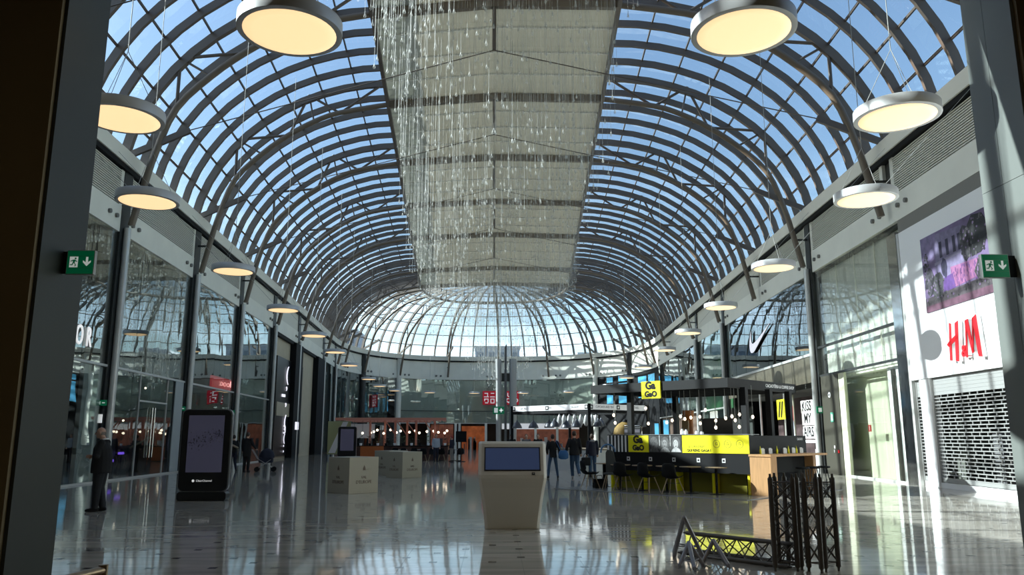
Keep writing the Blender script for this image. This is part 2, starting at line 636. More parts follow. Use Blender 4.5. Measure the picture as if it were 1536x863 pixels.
for L_, R_ in zip(LEFT, RIGHT):
    if not L_.prim:
        continue
    l, r = chord_pts(L_), chord_pts(R_)
    mb = MB()
    mb.tube(l, 0.135, 8)
    mb.tube(r, 0.135, 8)
    a, b = l[-1], r[-1]
    mid = (a + b) / 2
    mid.z = ridge_z(.5)
    mb.bar(a, mid, 0.22, 0.34)
    mb.bar(mid, b, 0.22, 0.34)
    tr = mb.build('arch_truss', STEELL, roof)
    bl, br = webs(L_, tr), webs(R_, tr)
    foot = Vector((mid.x, mid.y, 16.05))
    MB().tube([mid, foot], 0.075, 8).build('king_post', STEEL, tr)
    ties = MB()
    for e in (bl, br):
        ties.tube([e, foot], 0.022, 5)
    ties.build('tie_rod', STEEL, tr)
for s in APSE_P:
    tr = MB().tube(chord_pts(s), 0.13, 8).build('arch_truss', STEELL, roof)
    webs(s, tr)
# ring beam of the apse and the two edge beams of the crown panel
mb = MB()
for p, q in zip(seq[:-1], seq[1:]):
    mb.tube([p.at(p.a, 17.75), q.at(q.a, 17.75)], 0.14, 7)
mb.build('ring_beam', STEELL, roof)
for side in (LEFT, RIGHT):
    mb = MB()
    for i, (p, q) in enumerate(zip(side[:-1], side[1:])):
        mb.bar(p.at(p.a, 17.7), q.at(q.a, 17.7), 0.16, 0.22)
        mb.bar(p.at(p.a, 18.95), q.at(q.a, 18.95), 0.18, 0.22)
        mb.tube([p.at(p.a, 17.7), q.at(q.a, 18.95)], 0.045, 5)
        mb.tube([p.at(p.a, 18.95), q.at(q.a, 17.7)], 0.045, 5)
    mb.build('edge_beam', STEEL, roof)
# fabric panels of the crown: four lapped rows per bay, two leaves each
LIPLIT = mat('lit_lip_paint', (.90, .90, .86), .5)  # pale bars paint in the skylight along each row's lower lip
yk = [9.5] + YL + [86.3]
for i in range(len(yk) - 1):
    n = 4 if 0 < i < len(yk) - 2 else 1
    for k in range(n):
        y0, y1 = yk[i] + (yk[i + 1] - yk[i]) * k / n, yk[i] + (yk[i + 1] - yk[i]) * (k + 1) / n
        for sd in (0, 1):
            c = []
            mb = MB()
            for u, dz in ((0, .42), (.18, .20), (.45, .06), (.75, .0), (1.0, .05)):
                yy = y0 + (y1 + .06 - y0) * u
                l, r = left_pt(yy)[1], right_pt(yy)[1]
                e = l if sd == 0 else r
                m = (l + r) / 2
                c.append((Vector((e.x, e.y, 17.95 + dz)), Vector((m.x, m.y, 18.2 + dz))))
            for c0, c1 in zip(c[:-1], c[1:]):
                b = [c0[0], c0[1], c1[1], c1[0]]
                if sd:
                    b = b[::-1]
                mb.hexa(b, [v + Vector((0, 0, .03)) for v in b])
            b = [c[0][0], c[0][1], c[-1][1], c[-1][0]]
            mb.build('fabric_panel', VELUM, roof)
            MB().bar(b[2] - Vector((0, .03, .04)), b[3] - Vector((0, .03, .04)), .06, .07).build('lit_lip_bar', LIPLIT, roof)

# ================================================================ floor
fl = structure('floor', 'polished grey marble floor with small dark square inlays')
MB().box(-34, 34, -8, 125, -0.3, -0.012).build('screed', SHOPD, fl)
TX, TY, OX, OY = 0.75, 0.79, 0.36, 10.04
slab_me = MB().box(-TX / 2 + .0015, TX / 2 - .0015, -TY / 2 + .0015, TY / 2 - .0015, -0.02, 0.0).mesh('slab', FLOOR)
cells = []
for i in range(-44, 44):
    for j in range(-22, 138):
        cells.append((OX + TX * (i + .5), OY + TY * (j + .5)))
def in_view(x, y):
    return 8.6 < y and abs(x + 0.022 * y * 0) < 0.66 * y
nearest = sorted([c for c in cells if in_view(*c)], key=lambda c: c[0] ** 2 + c[1] ** 2)[:300]
ns = set(nearest)
for x, y in nearest:
    o = link('slab', slab_me, fl)
    o.location = (x, y, 0)
mb = MB()
for x, y in cells:
    if (x, y) in ns:
        continue
    if y > 60 or abs(x) > 16 or y < 8:
        continue
    mb.box(x - TX / 2 + .0015, x + TX / 2 - .0015, y - TY / 2 + .0015, y + TY / 2 - .0015, -0.02, 0.0)
xs = sorted({c[0] for c in cells})
lo, hi = min(x for x in xs if abs(x) <= 16) - TX / 2, max(x for x in xs if abs(x) <= 16) + TX / 2
yy = sorted({c[1] for c in cells})
yhi = max(y for y in yy if y <= 60) + TY / 2
ylo = min(y for y in yy if y >= 8) - TY / 2
mb.box(-34, 34, yhi, 125, -0.02, 0.0)          # farther slabs are too small to tell apart
mb.box(-34, 34, -8, ylo, -0.02, 0.0)
mb.box(-34, lo, ylo, yhi, -0.02, 0.0)
mb.box(hi, 34, ylo, yhi, -0.02, 0.0)
mb.build('distant_slabs', FLOOR, fl, kind='stuff')
INL = mat('inlay_stone', (0.03, 0.03, 0.03), 0.12)
inl_me = MB().box(-.05, .05, -.05, .05, -0.004, 0.0012).mesh('inlay', INL)
spots = []
rr = random.Random(3)
for i in range(-24, 24):
    for j in range(0, 60):
        x, y = OX + TX * i, OY + TY * j
        if rr.random() < 0.8 and abs(x) < 14:
            spots.append((x, y))
        if rr.random() < 0.42 and abs(x) < 14:
            spots.append((x + TX / 2, y + TY / 2))
spots = [p for p in spots if in_view(*p)]
spots.sort(key=lambda p: p[0] ** 2 + p[1] ** 2)
for x, y in spots[:300]:
    o = link('inlay', inl_me, fl)
    o.location = (x, y, 0)
mb = MB()
for x, y in spots[300:]:
    mb.box(x - .05, x + .05, y - .05, y + .05, -0.004, 0.0012)
mb.build('distant_inlays', INL, fl, kind='stuff')

# ================================================================ fascia and columns
wl = structure('wall_left')
wr = structure('wall_right')
wf = structure('wall_far')
wn = structure('wall_front')
FIXM = mat('fixing_grey', (.16, .155, .14), .5)
def fascia(stns, parent, louvred):
    mb = MB()
    for p, q in zip(stns[:-1], stns[1:]):
        wallbox(mb, p, q, -0.22, 0.3, 11.5, ZE)
    mb.build('eave_beam', EAVE, parent)
    mb = MB()
    for p, q in zip(stns[:-1], stns[1:]):
        wallbox(mb, p, q, -0.16, 0.2, 11.32, 11.5)
    mb.build('eave_groove', MATTE, parent)
    mb = MB()
    for p, q in zip(stns[:-1], stns[1:]):
        wallbox(mb, p, q, 0.12, 0.45, 8.9, 11.55)
    mb.build('fascia_core', LOUVB, parent)
def bay_fascia(p, q, parent, louvred, bolts=True):
    mb = MB()
    wallbox(mb, p, q, -0.03, 0.12, 9.0, 9.97)
    mb.build('fascia_panel', FASC, parent, bevel=0)
    L = (q.B - p.B).length
    if louvred:
        mb = MB()
        n = 16
        e = 0.55 / L
        a, b = between(p, q, e), between(p, q, 1 - e)
        for k in range(n):
            z = 10.02 + k * (1.30 / n)
            wallbox(mb, a, b, -0.02, 0.04, z, z + 0.040)
        mb.build('louvre_slats', LOUV, parent, kind='stuff')
        mb = MB()
        for c, d in ((between(p, q, 0.3 / L), a), (b, between(p, q, 1 - 0.3 / L))):
            wallbox(mb, c, d, -0.02, 0.1, 9.97, 11.32)
        mb.build('louvre_frame', FASC, parent)
    else:
        mb = MB()
        wallbox(mb, p, q, 0.02, 0.12, 9.97, 11.32)
        mb.build('upper_panel', FASC if louvred is None else LOUV, parent)
    if bolts:
        for f in (0.75 / L, 1.35 / L, 1 - 1.35 / L, 1 - 0.75 / L):
            s = between(p, q, f)
            c = s.at(0.03, 9.5)
            MB().tube([c, c + s.inw * 0.09], 0.085, 10).build('fixing', FIXM, parent)
def column(s, parent, ztop=11.4, tube=True, z0=0.0):
    t = Vector((-s.inw.y, s.inw.x, 0))
    def bx(a, b, i0, i1, za, zb, m, nm):
        c = lambda u, i, z: s.at(i, z) + t * u
        MB().hexa([c(a, i0, za), c(b, i0, za), c(b, i1, za), c(a, i1, za)], [c(a, i0, zb), c(b, i0, zb), c(b, i1, zb), c(a, i1, zb)]).build(nm, m, parent)
    bx(-0.30, 0.30, -0.1, 0.08, z0, ztop, DARK, 'column')
    if tube:
        MB().tube([s.at(0.20, z0), s.at(0.20, 9.2)], 0.125, 12).build('column_tube', TUBE, parent)
PRL = [s for s in LEFT if s.prim]
PRR = [s for s in RIGHT if s.prim]
fascia(LEFT, wl, True)
fascia(RIGHT, wr, True)
fascia([LEFT[-1]] + APSE + [RIGHT[-1]], wf, False)
ends = [LEFT[0]] + PRL
for i, (p, q) in enumerate(zip(ends[:-1], ends[1:])):
    bay_fascia(p, q, wl, i < 5)
ends = [RIGHT[0]] + PRR
for i, (p, q) in enumerate(zip(ends[:-1], ends[1:])):
    bay_fascia(p, q, wr, i < 5)
aps = [LEFT[-1]] + APSE + [RIGHT[-1]]
for p, q in zip(aps[:-1], aps[1:]):
    mb = MB()
    wallbox(mb, p, q, -0.03, 0.12, 9.0, 9.97)
    mb.build('fascia_panel', FASC, wf)
    mb = MB()
    wallbox(mb, p, q, 0.02, 0.12, 9.97, 11.32)
    mb.build('upper_panel', FASC, wf)
for s in APSE_P:
    t = Vector((-s.inw.y, s.inw.x, 0))
    for u in (-1.5, -0.9, 0.9, 1.5):
        c = s.at(0.02, 9.45) + t * u
        MB().tube([c, c + s.inw * 0.14], 0.13, 8).build('fixing', FIXM, wf)
for s in PRL:
    column(s, wl)
for i, s in enumerate(PRR):
    if i in (3, 5, 6):
        column(s, wr)
for k, s in enumerate(APSE_P):
    if k in (1, 2, 6, 7):
        MB().tube([s.at(0.1, 0), s.at(0.1, 11.4)], 0.34, 10).build('column', FASC if k in (2, 6) else DARK, wf)
# ================================================================ storefronts
def shell(stns, parent, depth, mback, zc=9.0):
    mb = MB()
    for p, q in zip(stns[:-1], stns[1:]):
        wallbox(mb, p, q, depth, depth + 0.2, 0, 12.0)
    mb.build('shop_back', mback, parent)
    mb = MB()
    for p, q in zip(stns[:-1], stns[1:]):
        wallbox(mb, p, q, 0.3, depth + 0.2, 9.0, 9.2)
        wallbox(mb, p, q, 0.1, depth + 0.2, 11.8, 12.0)
    mb.build('shop_ceiling', SHOPD, parent)
shell(LEFT, wl, 6.0, SHOPB)
shell(RIGHT, wr, 6.0, SHOPB)
shell(aps, wf, 5.0, SHOPB)
def wpanel(p, q, o0, o1, z0, z1, m, parent, name):
    mb = MB()
    wallbox(mb, p, q, o0, o1, z0, z1)
    return mb.build(name, m, parent)
grnd = random.Random(11)
def glazing(p, q, parent, z0, z1, n, m, o=0.0, wob=0.006):
    for k in range(n):
        a, b = between(p, q, k / n + .0015), between(p, q, (k + 1) / n - .0015)
        j = [grnd.uniform(-wob, wob) for _ in range(4)]
        mb = MB()
        c = [a.at(-o + j[0], z0), b.at(-o + j[1], z0), b.at(-o + j[2], z1), a.at(-o + j[3], z1)]
        c2 = [a.at(-o - .012 + j[0], z0), b.at(-o - .012 + j[1], z0), b.at(-o - .012 + j[2], z1), a.at(-o - .012 + j[3], z1)]
        mb.hexa(c, c2)
        mb.build('pane', m, parent)
def rail(p, q, parent, z, h=0.07, o0=-0.05, o1=0.03, m=None, name='transom'):
    return wpanel(p, q, o0, o1, z, z + h, m or TUBE, parent, name)
def L(y): return left_at(y)
def Rr(y): return right_at(y)
def sidebox(stf, y0, y1, o0, o1, z0, z1, m, parent, name, **kw):
    return wpanel(stf(y0), stf(y1), o0, o1, z0, z1, m, parent, name)

# ---- left row
lb_ = [11.6, 20.2, 28.7, 37.2, 45.7, 54.7]
for i, (y0, y1) in enumerate(zip(lb_[:-1], lb_[1:])):
    p, q = L(y0 + .22), L(y1 - .22)
    glazing(p, q, wl, 4.12, 8.98, 4, SHOPG)
    glazing(p, q, wl, 0.06, 4.02, 4, SHOPG)
    rail(p, q, wl, 4.03, 0.08)
    rail(p, q, wl, 0.0, 0.06, m=TUBE, name='threshold')
    wpanel(L(y0), L(y1), 0.9, 1.0, 4.2, 9.0, SHOPD, wl, 'upper_backing')
    wpanel(L(y0 - .1), L(y0 + .1), 0.15, 6, 0, 9.0, SHOPD, wl, 'partition')
    wpanel(L(y0), L(y1), 0.9, 6.0, 4.05, 4.2, SHOPD, wl, 'shop_soffit')
# pale pilasters and shop linings seen through the glass
GREYP = mat('blue_grey_panel', (0.34, 0.37, 0.38), 0.5)
BROWN = mat('brown_lining', (0.13, 0.085, 0.06), 0.7)
sidebox(L, 26.9, 28.3, 0.05, 0.2, 0.06, 4.0, GREYP, wl, 'pilaster_panel')
sidebox(L, 24.5, 26.5, 0.5, 0.6, 0.0, 4.0, BROWN, wl, 'shop_lining')
sidebox(L, 35.7, 36.75, -0.06, -0.02, 0.06, 4.02, GREYP, wl, 'pilaster_panel')
sidebox(L, 37.5, 45.5, 2.2, 2.3, 0.0, 4.0, mat('tan_lining', (0.24, 0.18, 0.12), 0.7, noise=.3, scale=1.5), wl, 'shop_lining')
sidebox(L, 46.0, 54.5, 2.0, 2.1, 0.0, 3.9, mat('rust_lining', (0.22, 0.11, 0.07), 0.7, noise=.5, scale=1.2), wl, 'shop_lining')
# glass doors of the perfumery bay
dl = structure('door_1', 'frameless glass double door with long vertical steel bar handles')
for y in (33.05, 33.35):
    s = L(y)
    MB().tube([s.at(0.09, 0.75), s.at(0.09, 2.75)], 0.022, 8).build('door_handle', CHROME, dl)
for y in (31.7, 34.8):
    MB().bar(L(y).at(0.01, 0.05), L(y).at(0.01, 4.0), 0.03, 0.05, up=(1, 0, 0)).build('door_jamb', TUBE, dl)
rail(L(31.7), L(34.8), dl, 2.95, 0.06, name='door_head')
SPOT = mat('spot_glow', (1, .9, .8), .4, emit=((1, 0.85, 0.65), 3.0))
PURP = mat('violet_glow', (.2, .1, .8), .4, emit=((0.25, 0.12, 1.0), 0.9))
for y, o, z in ((30.0, 2.0, 2.3), (30.8, 2.0, 2.3), (31.5, 2.0, 2.3), (36.2, 2.4, 2.3), (29.6, 1.2, 3.75), (35.4, 1.2, 3.7), (40.0, 1.5, 3.9), (50.0, 1.5, 3.7)):
    MB().ball(L(y).at(-o, z), 0.05, seg=8, rings=6).build('ceiling_spot', SPOT, wl)
for y, z in ((29.7, 0.55), (31.2, 0.6), (32.6, 0.62), (33.6, .9)):
    s = L(y)
    MB().bar(s.at(-1.4, z), L(y + .5).at(-1.4, z), 0.06, 0.1).build('led_strip', PURP, wl)
SHELFD = mat('dark_shelf', (0.05, 0.045, 0.06), 0.5)
for y in (29.6, 31.0, 32.4, 34.2):
    sidebox(L, y, y + 1.1, 1.5, 2.0, 0.0, 1.9, SHELFD, wl, 'display_shelf')
# letters on the first shop front
sgn = thing('shop_lettering', 'slim white letters on the dark upper glass beside the near dark pier', 'sign', (0, 0, 0))
for ch, y in (('O', 26.05), ('R', 26.75)):
    text('letter', ch, 0.95, mat('lit_letter', (.9, .9, .9), .4, emit=((1, 1, 1), .5)), sgn, frame(L(y).at(0.06, 4.85), (0, 1, 0), (0, 0, 1)), 0.02, sx=.62)
# red sign behind the third glass bay
rs = thing('shop_sign', 'long red illuminated sign box inside the glass of the third storefront bay', 'sign', (0, 0, 0))
sidebox(L, 41.6, 45.3, 0.1, 0.22, 4.15, 4.75, mat('red_glow', (.5, .01, .02), .4, emit=((0.9, 0.02, 0.03), 0.28)), rs, 'sign_box')
text('letters', 'lotoool', 0.5, mat('red_letters', (.9, .35, .35), .4, emit=((1, .45, .42), 1.2)), rs, frame(L(43.4).at(-0.08, 4.45), (0, 1, 0), (0, 0, 1)), 0.01, sx=2.0)
# cream portal with a tall black lit board
sidebox(L, 54.7, 77.0, 0.25, 0.4, 0.0, 9.0, CREAM, wl, 'cream_wall')
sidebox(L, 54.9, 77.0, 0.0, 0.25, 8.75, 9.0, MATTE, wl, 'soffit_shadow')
for y0, y1 in ((62.2, 65.2), (73.0, 77.0)):
    sidebox(L, y0, y1, -0.25, 0.25, 0.0, 8.9, MATTE, wl, 'dark_pillar')
bd = thing('vertical_sign_board', 'tall black sign board with white rotated letters on the cream wall', 'sign', (0, 0, 0))
sidebox(L, 57.2, 67.4, 0.12, 0.26, 0.2, 7.4, BLACK, bd, 'board')
sidebox(L, 57.6, 67.0, 0.08, 0.13, 3.1, 4.1, CREAM, bd, 'cream_band')
LW = mat('white_neon', (.9, .9, .95), .4, emit=((.9, .88, 1), .8))
for k, (ch, z, sc) in enumerate((('(', 6.3, 1.5), (',', 5.6, 1.4), ('-', 4.8, 2.2), (',', 4.35, 1.3), ('(', 2.75, 1.2), ('3', 2.1, .9), ('(', 1.5, .8), (',', 1.1, .6), (',', .7, .6))):
    text('letter', ch, sc, LW, bd, frame(L(60.6 if k != 2 else 59.6).at(-0.05, z), (0, 1, 0), (0, 0, 1)), 0.02, sx=1.7)
tb = thing('lit_notice', 'small white lit square notice on the dark pillar by the tall sign board', 'notice', (0, 0, 0))
sidebox(L, 63.1, 64.4, -0.3, -0.25, 2.15, 2.75, LW, tb, 'plate')
# last left bay
p, q = L(77.2), LEFT[-1]
glazing(p, q, wl, 0.06, 8.98, 3, SHOPG)
wpanel(L(77), q, 1.2, 1.3, 0, 9, SHOPD, wl, 'shop_lining')

# ---- right row
# fashion portal with roller shutters
sidebox(Rr, 9.5, 20.6, 0.0, 0.2, 0, 9, WHITE, wr, 'plain_panel')
SOFF = mat('soffit_grey', (0.20, 0.19, 0.17), 0.3)
sidebox(Rr, 9.6, 26.3, -0.02, 0.15, 8.55, 9.0, SOFF, wr, 'portal_head')
port = structure('trim_1', 'white shop portal with roller shutters')
sidebox(Rr, 20.6, 26.15, -0.10, 0.05, 3.42, 8.50, WHITE, port, 'portal_panel')
sidebox(Rr, 25.05, 25.75, -0.06, 0.2, 0.0, 3.42, WHITE, port, 'portal_post')
sidebox(Rr, 20.4, 20.75, -0.06, 0.2, 0.0, 3.42, WHITE, port, 'portal_post')
sidebox(Rr, 26.15, 26.3, -0.12, 0.2, 0.0, 8.5, TUBE, port, 'portal_edge')
sidebox(Rr, 20.6, 26.1, 0.0, 0.12, 0.0, 0.16, WHITE, port, 'kick_plate')
SHUT = mat('shutter_alu', (0.36, 0.36, 0.35), 0.45, 0.3)
def shutter(y0, y1, lab):
    d = structure('door_2', lab)
    n = 30
    z = 0.18
    top = 3.40
    dz = (top - z) / n
    sidebox(Rr, y0, y0 + .05, 0.0, 0.08, 0.16, 3.42, SHUT, d, 'guide_rail')
    sidebox(Rr, y1 - .05, y1, 0.0, 0.08, 0.16, 3.42, SHUT, d, 'guide_rail')
    for k in range(n):
        zz = z + k * dz
        mb = MB()
        solid = k > n - 6 or k == 0
        wallbox(mb, Rr(y0 + .05), Rr(y1 - .05), 0.02, 0.06, zz, zz + (dz - .004 if solid else 0.030))
        if not solid:
            yy_ = y0 + .05 + (0.11 if k % 2 else 0.0)
            while yy_ < y1 - .08:
                wallbox(mb, Rr(yy_), Rr(yy_ + .03), 0.025, 0.055, zz + .030, zz + dz)
                yy_ += 0.42
        mb.build('shutter_slat', SHUT, d)
    return d
shutter(20.75, 25.05, 'wide perforated roller shutter closed under the white portal')
shutter(25.75, 26.15, 'narrow perforated roller shutter between white post and mirror pilaster')
sidebox(Rr, 20.6, 26.3, 3.0, 3.1, 0.0, 3.6, mat('shop_interior_dark', (0.05, 0.05, 0.055), .8, noise=.5, scale=1.5), wr, 'shop_lining')
sidebox(Rr, 20.6, 26.3, 0.2, 3.0, 3.5, 3.6, SHOPD, wr, 'shop_soffit')
for y, z, h_ in ((21.6, 0.0, 1.5), (22.6, 0.0, 1.0), (23.6, 0, 1.7)):
    sidebox(Rr, y, y + .5, 1.2, 1.5, z, h_, mat('grey_fixture', (.12, .12, .125), .6), wr, 'display_stand')
# brand letters: slanted red faces on white returns
hm = thing('brand_letters', 'slanted red letters H&M on white blocks on the bright portal', 'sign', (0, 0, 0))
HM = frame(Rr(23.25).at(0.12, 3.80), (-Rr(23.0).inw.y * 0 - 0.0586, -1, 0), (0, 0, 1))
def letter(poly, M, parent=hm):
    n_ = MB()
    poly = [(x * .92, y) for x, y in poly]
    n_.prism(poly, 0.0, 0.12, M)
    o = n_.build('letter_block', WHITE, parent)
    n2 = MB()
    n2.prism(poly, 0.121, 0.145, M)
    n2.build('letter_face', RED, o)
h1 = [(0.00, 0.02), (0.12, 0.0), (0.26, 1.10), (0.17, 1.13)]
h2 = [(0.36, -0.02), (0.52, -0.06), (0.70, 1.13), (0.52, 1.08)]
h3 = [(-0.10, 0.50), (0.02, 0.42), (0.62, 0.62), (0.64, 0.76), (0.52, 0.74), (0.02, 0.56)]
m1 = [(1.00, 0.0), (1.07, 0.02), (1.21, 1.06), (1.13, 1.08)]
m2 = [(1.13, 1.08), (1.30, 1.10), (1.47, 0.14), (1.36, 0.10)]
m3 = [(1.37, 0.10), (1.44, 0.12), (1.62, 1.10), (1.55, 1.09)]
m4 = [(1.56, 1.09), (1.77, 1.16), (1.88, -0.04), (1.70, -0.02)]
for pz in (h1, h2, h3, m1, m2, m3, m4):
    letter(pz, HM)
text('letter_face', '&', 0.46, RED, hm, HM @ Matrix.Translation((0.84, 0.20, 0.08)), 0.07, bold=.012)
# large printed picture: town house behind trees in violet light
pic = thing('poster_screen', 'large violet street picture set in the bright portal above the red letters', 'poster', (0, 0, 0))
PM = frame(Rr(24.62).at(0.125, 5.46), (-0.0586, -1, 0), (0, 0, 1))
PW, PH = 3.85, 2.42
MB().box(0, PW, 0, PH, -0.02, 0.0, PM).build('picture_panel', mat('pic_base', (0.14, 0.10, 0.20), .6, noise=.35, scale=1.5), pic)
def patch(poly, col, z, nm, noise=.25):
    col = tuple(c * .42 for c in col)
    MB().prism(poly, 0.0, z, PM).build(nm, mat('pic_%d_%d_%d' % tuple(int(c * 1000) for c in col), col, .6, noise=noise, scale=5), pic)
rp = random.Random(5)
patch([(0, 1.5), (1.0, 1.75), (1.0, PH), (0, PH)], (0.45, 0.36, 0.66), .003, 'printed_sky')
patch([(0.75, .85), (2.5, 1.0), (2.5, 2.25), (1.0, 2.35)], (0.42, 0.36, 0.60), .005, 'printed_house')
for x in (1.15, 1.55, 1.95, 2.25):
    patch([(x, 1.55), (x + .16, 1.55), (x + .16, 2.05), (x, 2.05)], (0.05, 0.04, 0.10), .007, 'printed_window', 0)
patch([(0.8, 1.38), (2.5, 1.46), (2.5, 1.52), (0.8, 1.46)], (0.62, 0.55, 0.80), .007, 'printed_cornice', 0)
patch([(1.7, .5), (3.3, .6), (3.3, 1.1), (1.7, 1.15)], (0.62, 0.24, 0.50), .006, 'printed_crowd')
patch([(1.2, .45), (1.9, .5), (1.8, .95), (1.25, .9)], (0.22, 0.10, 0.42), .007, 'printed_figure')
def blob(cx, cy, rx, ry, n=14):
    return [(cx + rx * (1 + rp.uniform(-.18, .18)) * math.cos(2 * PI * i / n), cy + ry * (1 + rp.uniform(-.18, .18)) * math.sin(2 * PI * i / n)) for i in range(n)]
for cx, cy, rx, ry, c in ((3.25, 1.75, .55, .62, (.035, .035, .04)), (2.65, 1.65, .3, .5, (.10, .09, .11)), (.35, .95, .3, .42, (.11, .10, .13)), (.85, .75, .38, .42, (.13, .13, .14)), (1.35, 1.2, .16, .3, (.06, .05, .12)), (3.4, .75, .4, .3, (.10, .09, .11))):
    patch(blob(cx, cy, rx, ry), c, .009, 'printed_tree', .6)
lv = [MB(), MB(), MB()]
for k in range(260):
    cx, cy, rx, ry = rp.choice(((3.25, 1.8, .5, .58), (2.65, 1.7, .28, .48), (.35, .95, .3, .42), (.85, .75, .38, .42), (3.4, .75, .35, .3), (1.9, .38, 1.8, .12), (.2, 1.6, .15, .3)))
    a, r = rp.uniform(0, 6.28), rp.uniform(0, 1) ** .5
    x, y = cx + rx * 1.15 * r * math.cos(a), cy + ry * 1.1 * r * math.sin(a)
    if .06 < x < PW - .08 and .06 < y < PH - .06:
        lv[k % 3].prism(blob(x, y, rp.uniform(.02, .055), rp.uniform(.02, .055), 6), 0, .0105 + .0004 * (k % 5), PM)
for m_, c_ in zip(lv, ((.02, .02, .022), (.09, .085, .09), (.16, .11, .20))):
    m_.build('printed_leaves', mat('pic_leaf_%d' % int(c_[0] * 100), c_, .6), pic, kind='stuff')
cw = MB()
for k in range(70):
    x, y = rp.uniform(1.7, 3.3), rp.uniform(.55, 1.1)
    cw.prism(blob(x, y, rp.uniform(.015, .035), rp.uniform(.03, .09), 6), 0, .0078, PM)
cw.build('printed_figures', mat('pic_crowd', (.12, .05, .16), .6), pic, kind='stuff')
patch([(0, 0), (PW, 0), (PW, .22), (0, .2)], (0.28, 0.13, 0.20), .008, 'printed_kerb')
patch([(0, .2), (PW, .22), (PW, .52), (0, .45)], (0.17, 0.14, 0.16), .0075, 'printed_hedge', .6)
# mirror pilaster
sidebox(Rr, 26.35, 27.05, -0.12, 0.1, 0.0, 8.6, mat('mirror_steel', (.62, .63, .63), .06, 1.0, bump=.12, scale=1.2), wr, 'pilaster')
# pale glazed bay
p, q = Rr(27.1), Rr(35.0)
glazing(p, q, wr, 5.58, 8.98, 4, CLRG)
glazing(p, q, wr, 4.30, 5.46, 4, CLRG)
rail(p, q, wr, 5.46, 0.10, m=DARK)
rail(p, q, wr, 4.20, 0.09, m=DARK)
wpanel(p, q, 0.35, 0.45, 4.2, 9.0, mat('frosted_backing', (0.60, 0.61, 0.54), .7, noise=.08, scale=.8, stretch=(1, 3, .3)), wr, 'pale_backing')
for f in (.25, .5, .75):
    s = between(p, q, f)
    MB().bar(s.at(-.28, 4.2), s.at(-.28, 8.9), .05, .03, up=(1, 0, 0)).build('pale_mullion', PALE, wr)
glazing(Rr(27.1), Rr(32.2), wr, 0.06, 4.18, 3, CLRG)
sidebox(Rr, 27.1, 29.0, .35, .45, 0.0, 4.1, WHITE, wr, 'white_lining')
sidebox(Rr, 29.0, 35.0, .8, .9, 0.0, 4.2, mat('sage_lining', (.50, .53, .38), .7), wr, 'pale_wall')
wpanel(p, q, 0.4, .9, 4.1, 4.2, PALE, wr, 'pale_soffit')
sidebox(Rr, 27.1, 32.2, -0.06, 0.02, 0, .06, TUBE, wr, 'threshold')
sidebox(Rr, 28.3, 28.5, 0.25, .34, 0.0, 4.0, KHAKI, wr, 'inner_post')
sidebox(Rr, 27.2, 27.5, 0.2, .3, 0.0, 4.1, WHITE, wr, 'inner_post')
sidebox(Rr, 32.3, 32.9, -0.02, 0.1, 0.0, 4.2, mat('pale_jamb', (.55, .56, .42), .6), wr, 'pale_jamb')
sidebox(Rr, 32.9, 34.9, -0.05, 0.2, 0.0, 4.2, KHAKI, wr, 'service_panel')
KF = lambda y, z, i=0.06: frame(Rr(y).at(i, z), (-0.0586, -1, 0), (0, 0, 1))
spk = thing('round_speaker', 'small round wall speaker high on the khaki service panel', 'speaker', (0, 0, 0))
MB().lathe([(.12, 0), (.12, .03), (.07, .03)], 16, M=KF(33.9, 3.35)).build('ring', WHITE, spk)
MB().lathe([(.06, .03), (.05, .04)], 12, M=KF(33.9, 3.35)).build('cone', BLACK, spk)
ex = thing('green_notice', 'small green and white safety notice on the khaki service panel', 'sign', (0, 0, 0))
MB().box(-.15, .15, -.2, .2, 0, .03, KF(33.75, 2.4)).build('plate', mat('mint_sign', (.10, .42, .28), .5), ex)
MB().box(-.09, .09, -.14, .12, .03, .035, KF(33.75, 2.4)).build('pictogram', EXW, ex)
for nm, lab, y, z, m in (('wall_switch', 'white square switch low on the khaki service panel', 33.7, 1.15, WHITE), ('socket_plate', 'grey socket plate under the white switch on the service panel', 33.75, .98, SHUT), ('alarm_button', 'red alarm button beside the grey socket plate', 33.3, .97, RED)):
    t = thing(nm, lab, 'switch', (0, 0, 0))
    MB().box(-.06, .06, -.06, .06, 0, .03, KF(y, z)).build('plate', m, t)
    MB().box(-.03, .03, -.03, .03, .03, .04, KF(y, z)).build('button', m, t)
rd = thing('fire_notice', 'small red fire notice inside the pale glass shop front', 'sign', (0, 0, 0))
MB().box(-.13, .13, -.13, .13, 0, .02, KF(30.6, 1.9, -.2)).build('plate', mat('brick_red', (.45, .03, .02), .5), rd)
MB().box(-.02, .02, -.09, .09, .02, .025, KF(30.6, 1.9, -.2)).build('pictogram', WHITE, rd)
tri = thing('floor_notice', 'small white notice with red triangle at the foot of the pale glass', 'sign', (0, 0, 0))
MB().box(-.15, .15, 0, .5, 0, .02, KF(27.5, .1, -.3)).build('board', WHITE, tri)
MB().prism([(-.1, .2), (.1, .2), (0, .42)], .02, .025, KF(27.5, .1, -.3)).build('triangle', RED, tri)
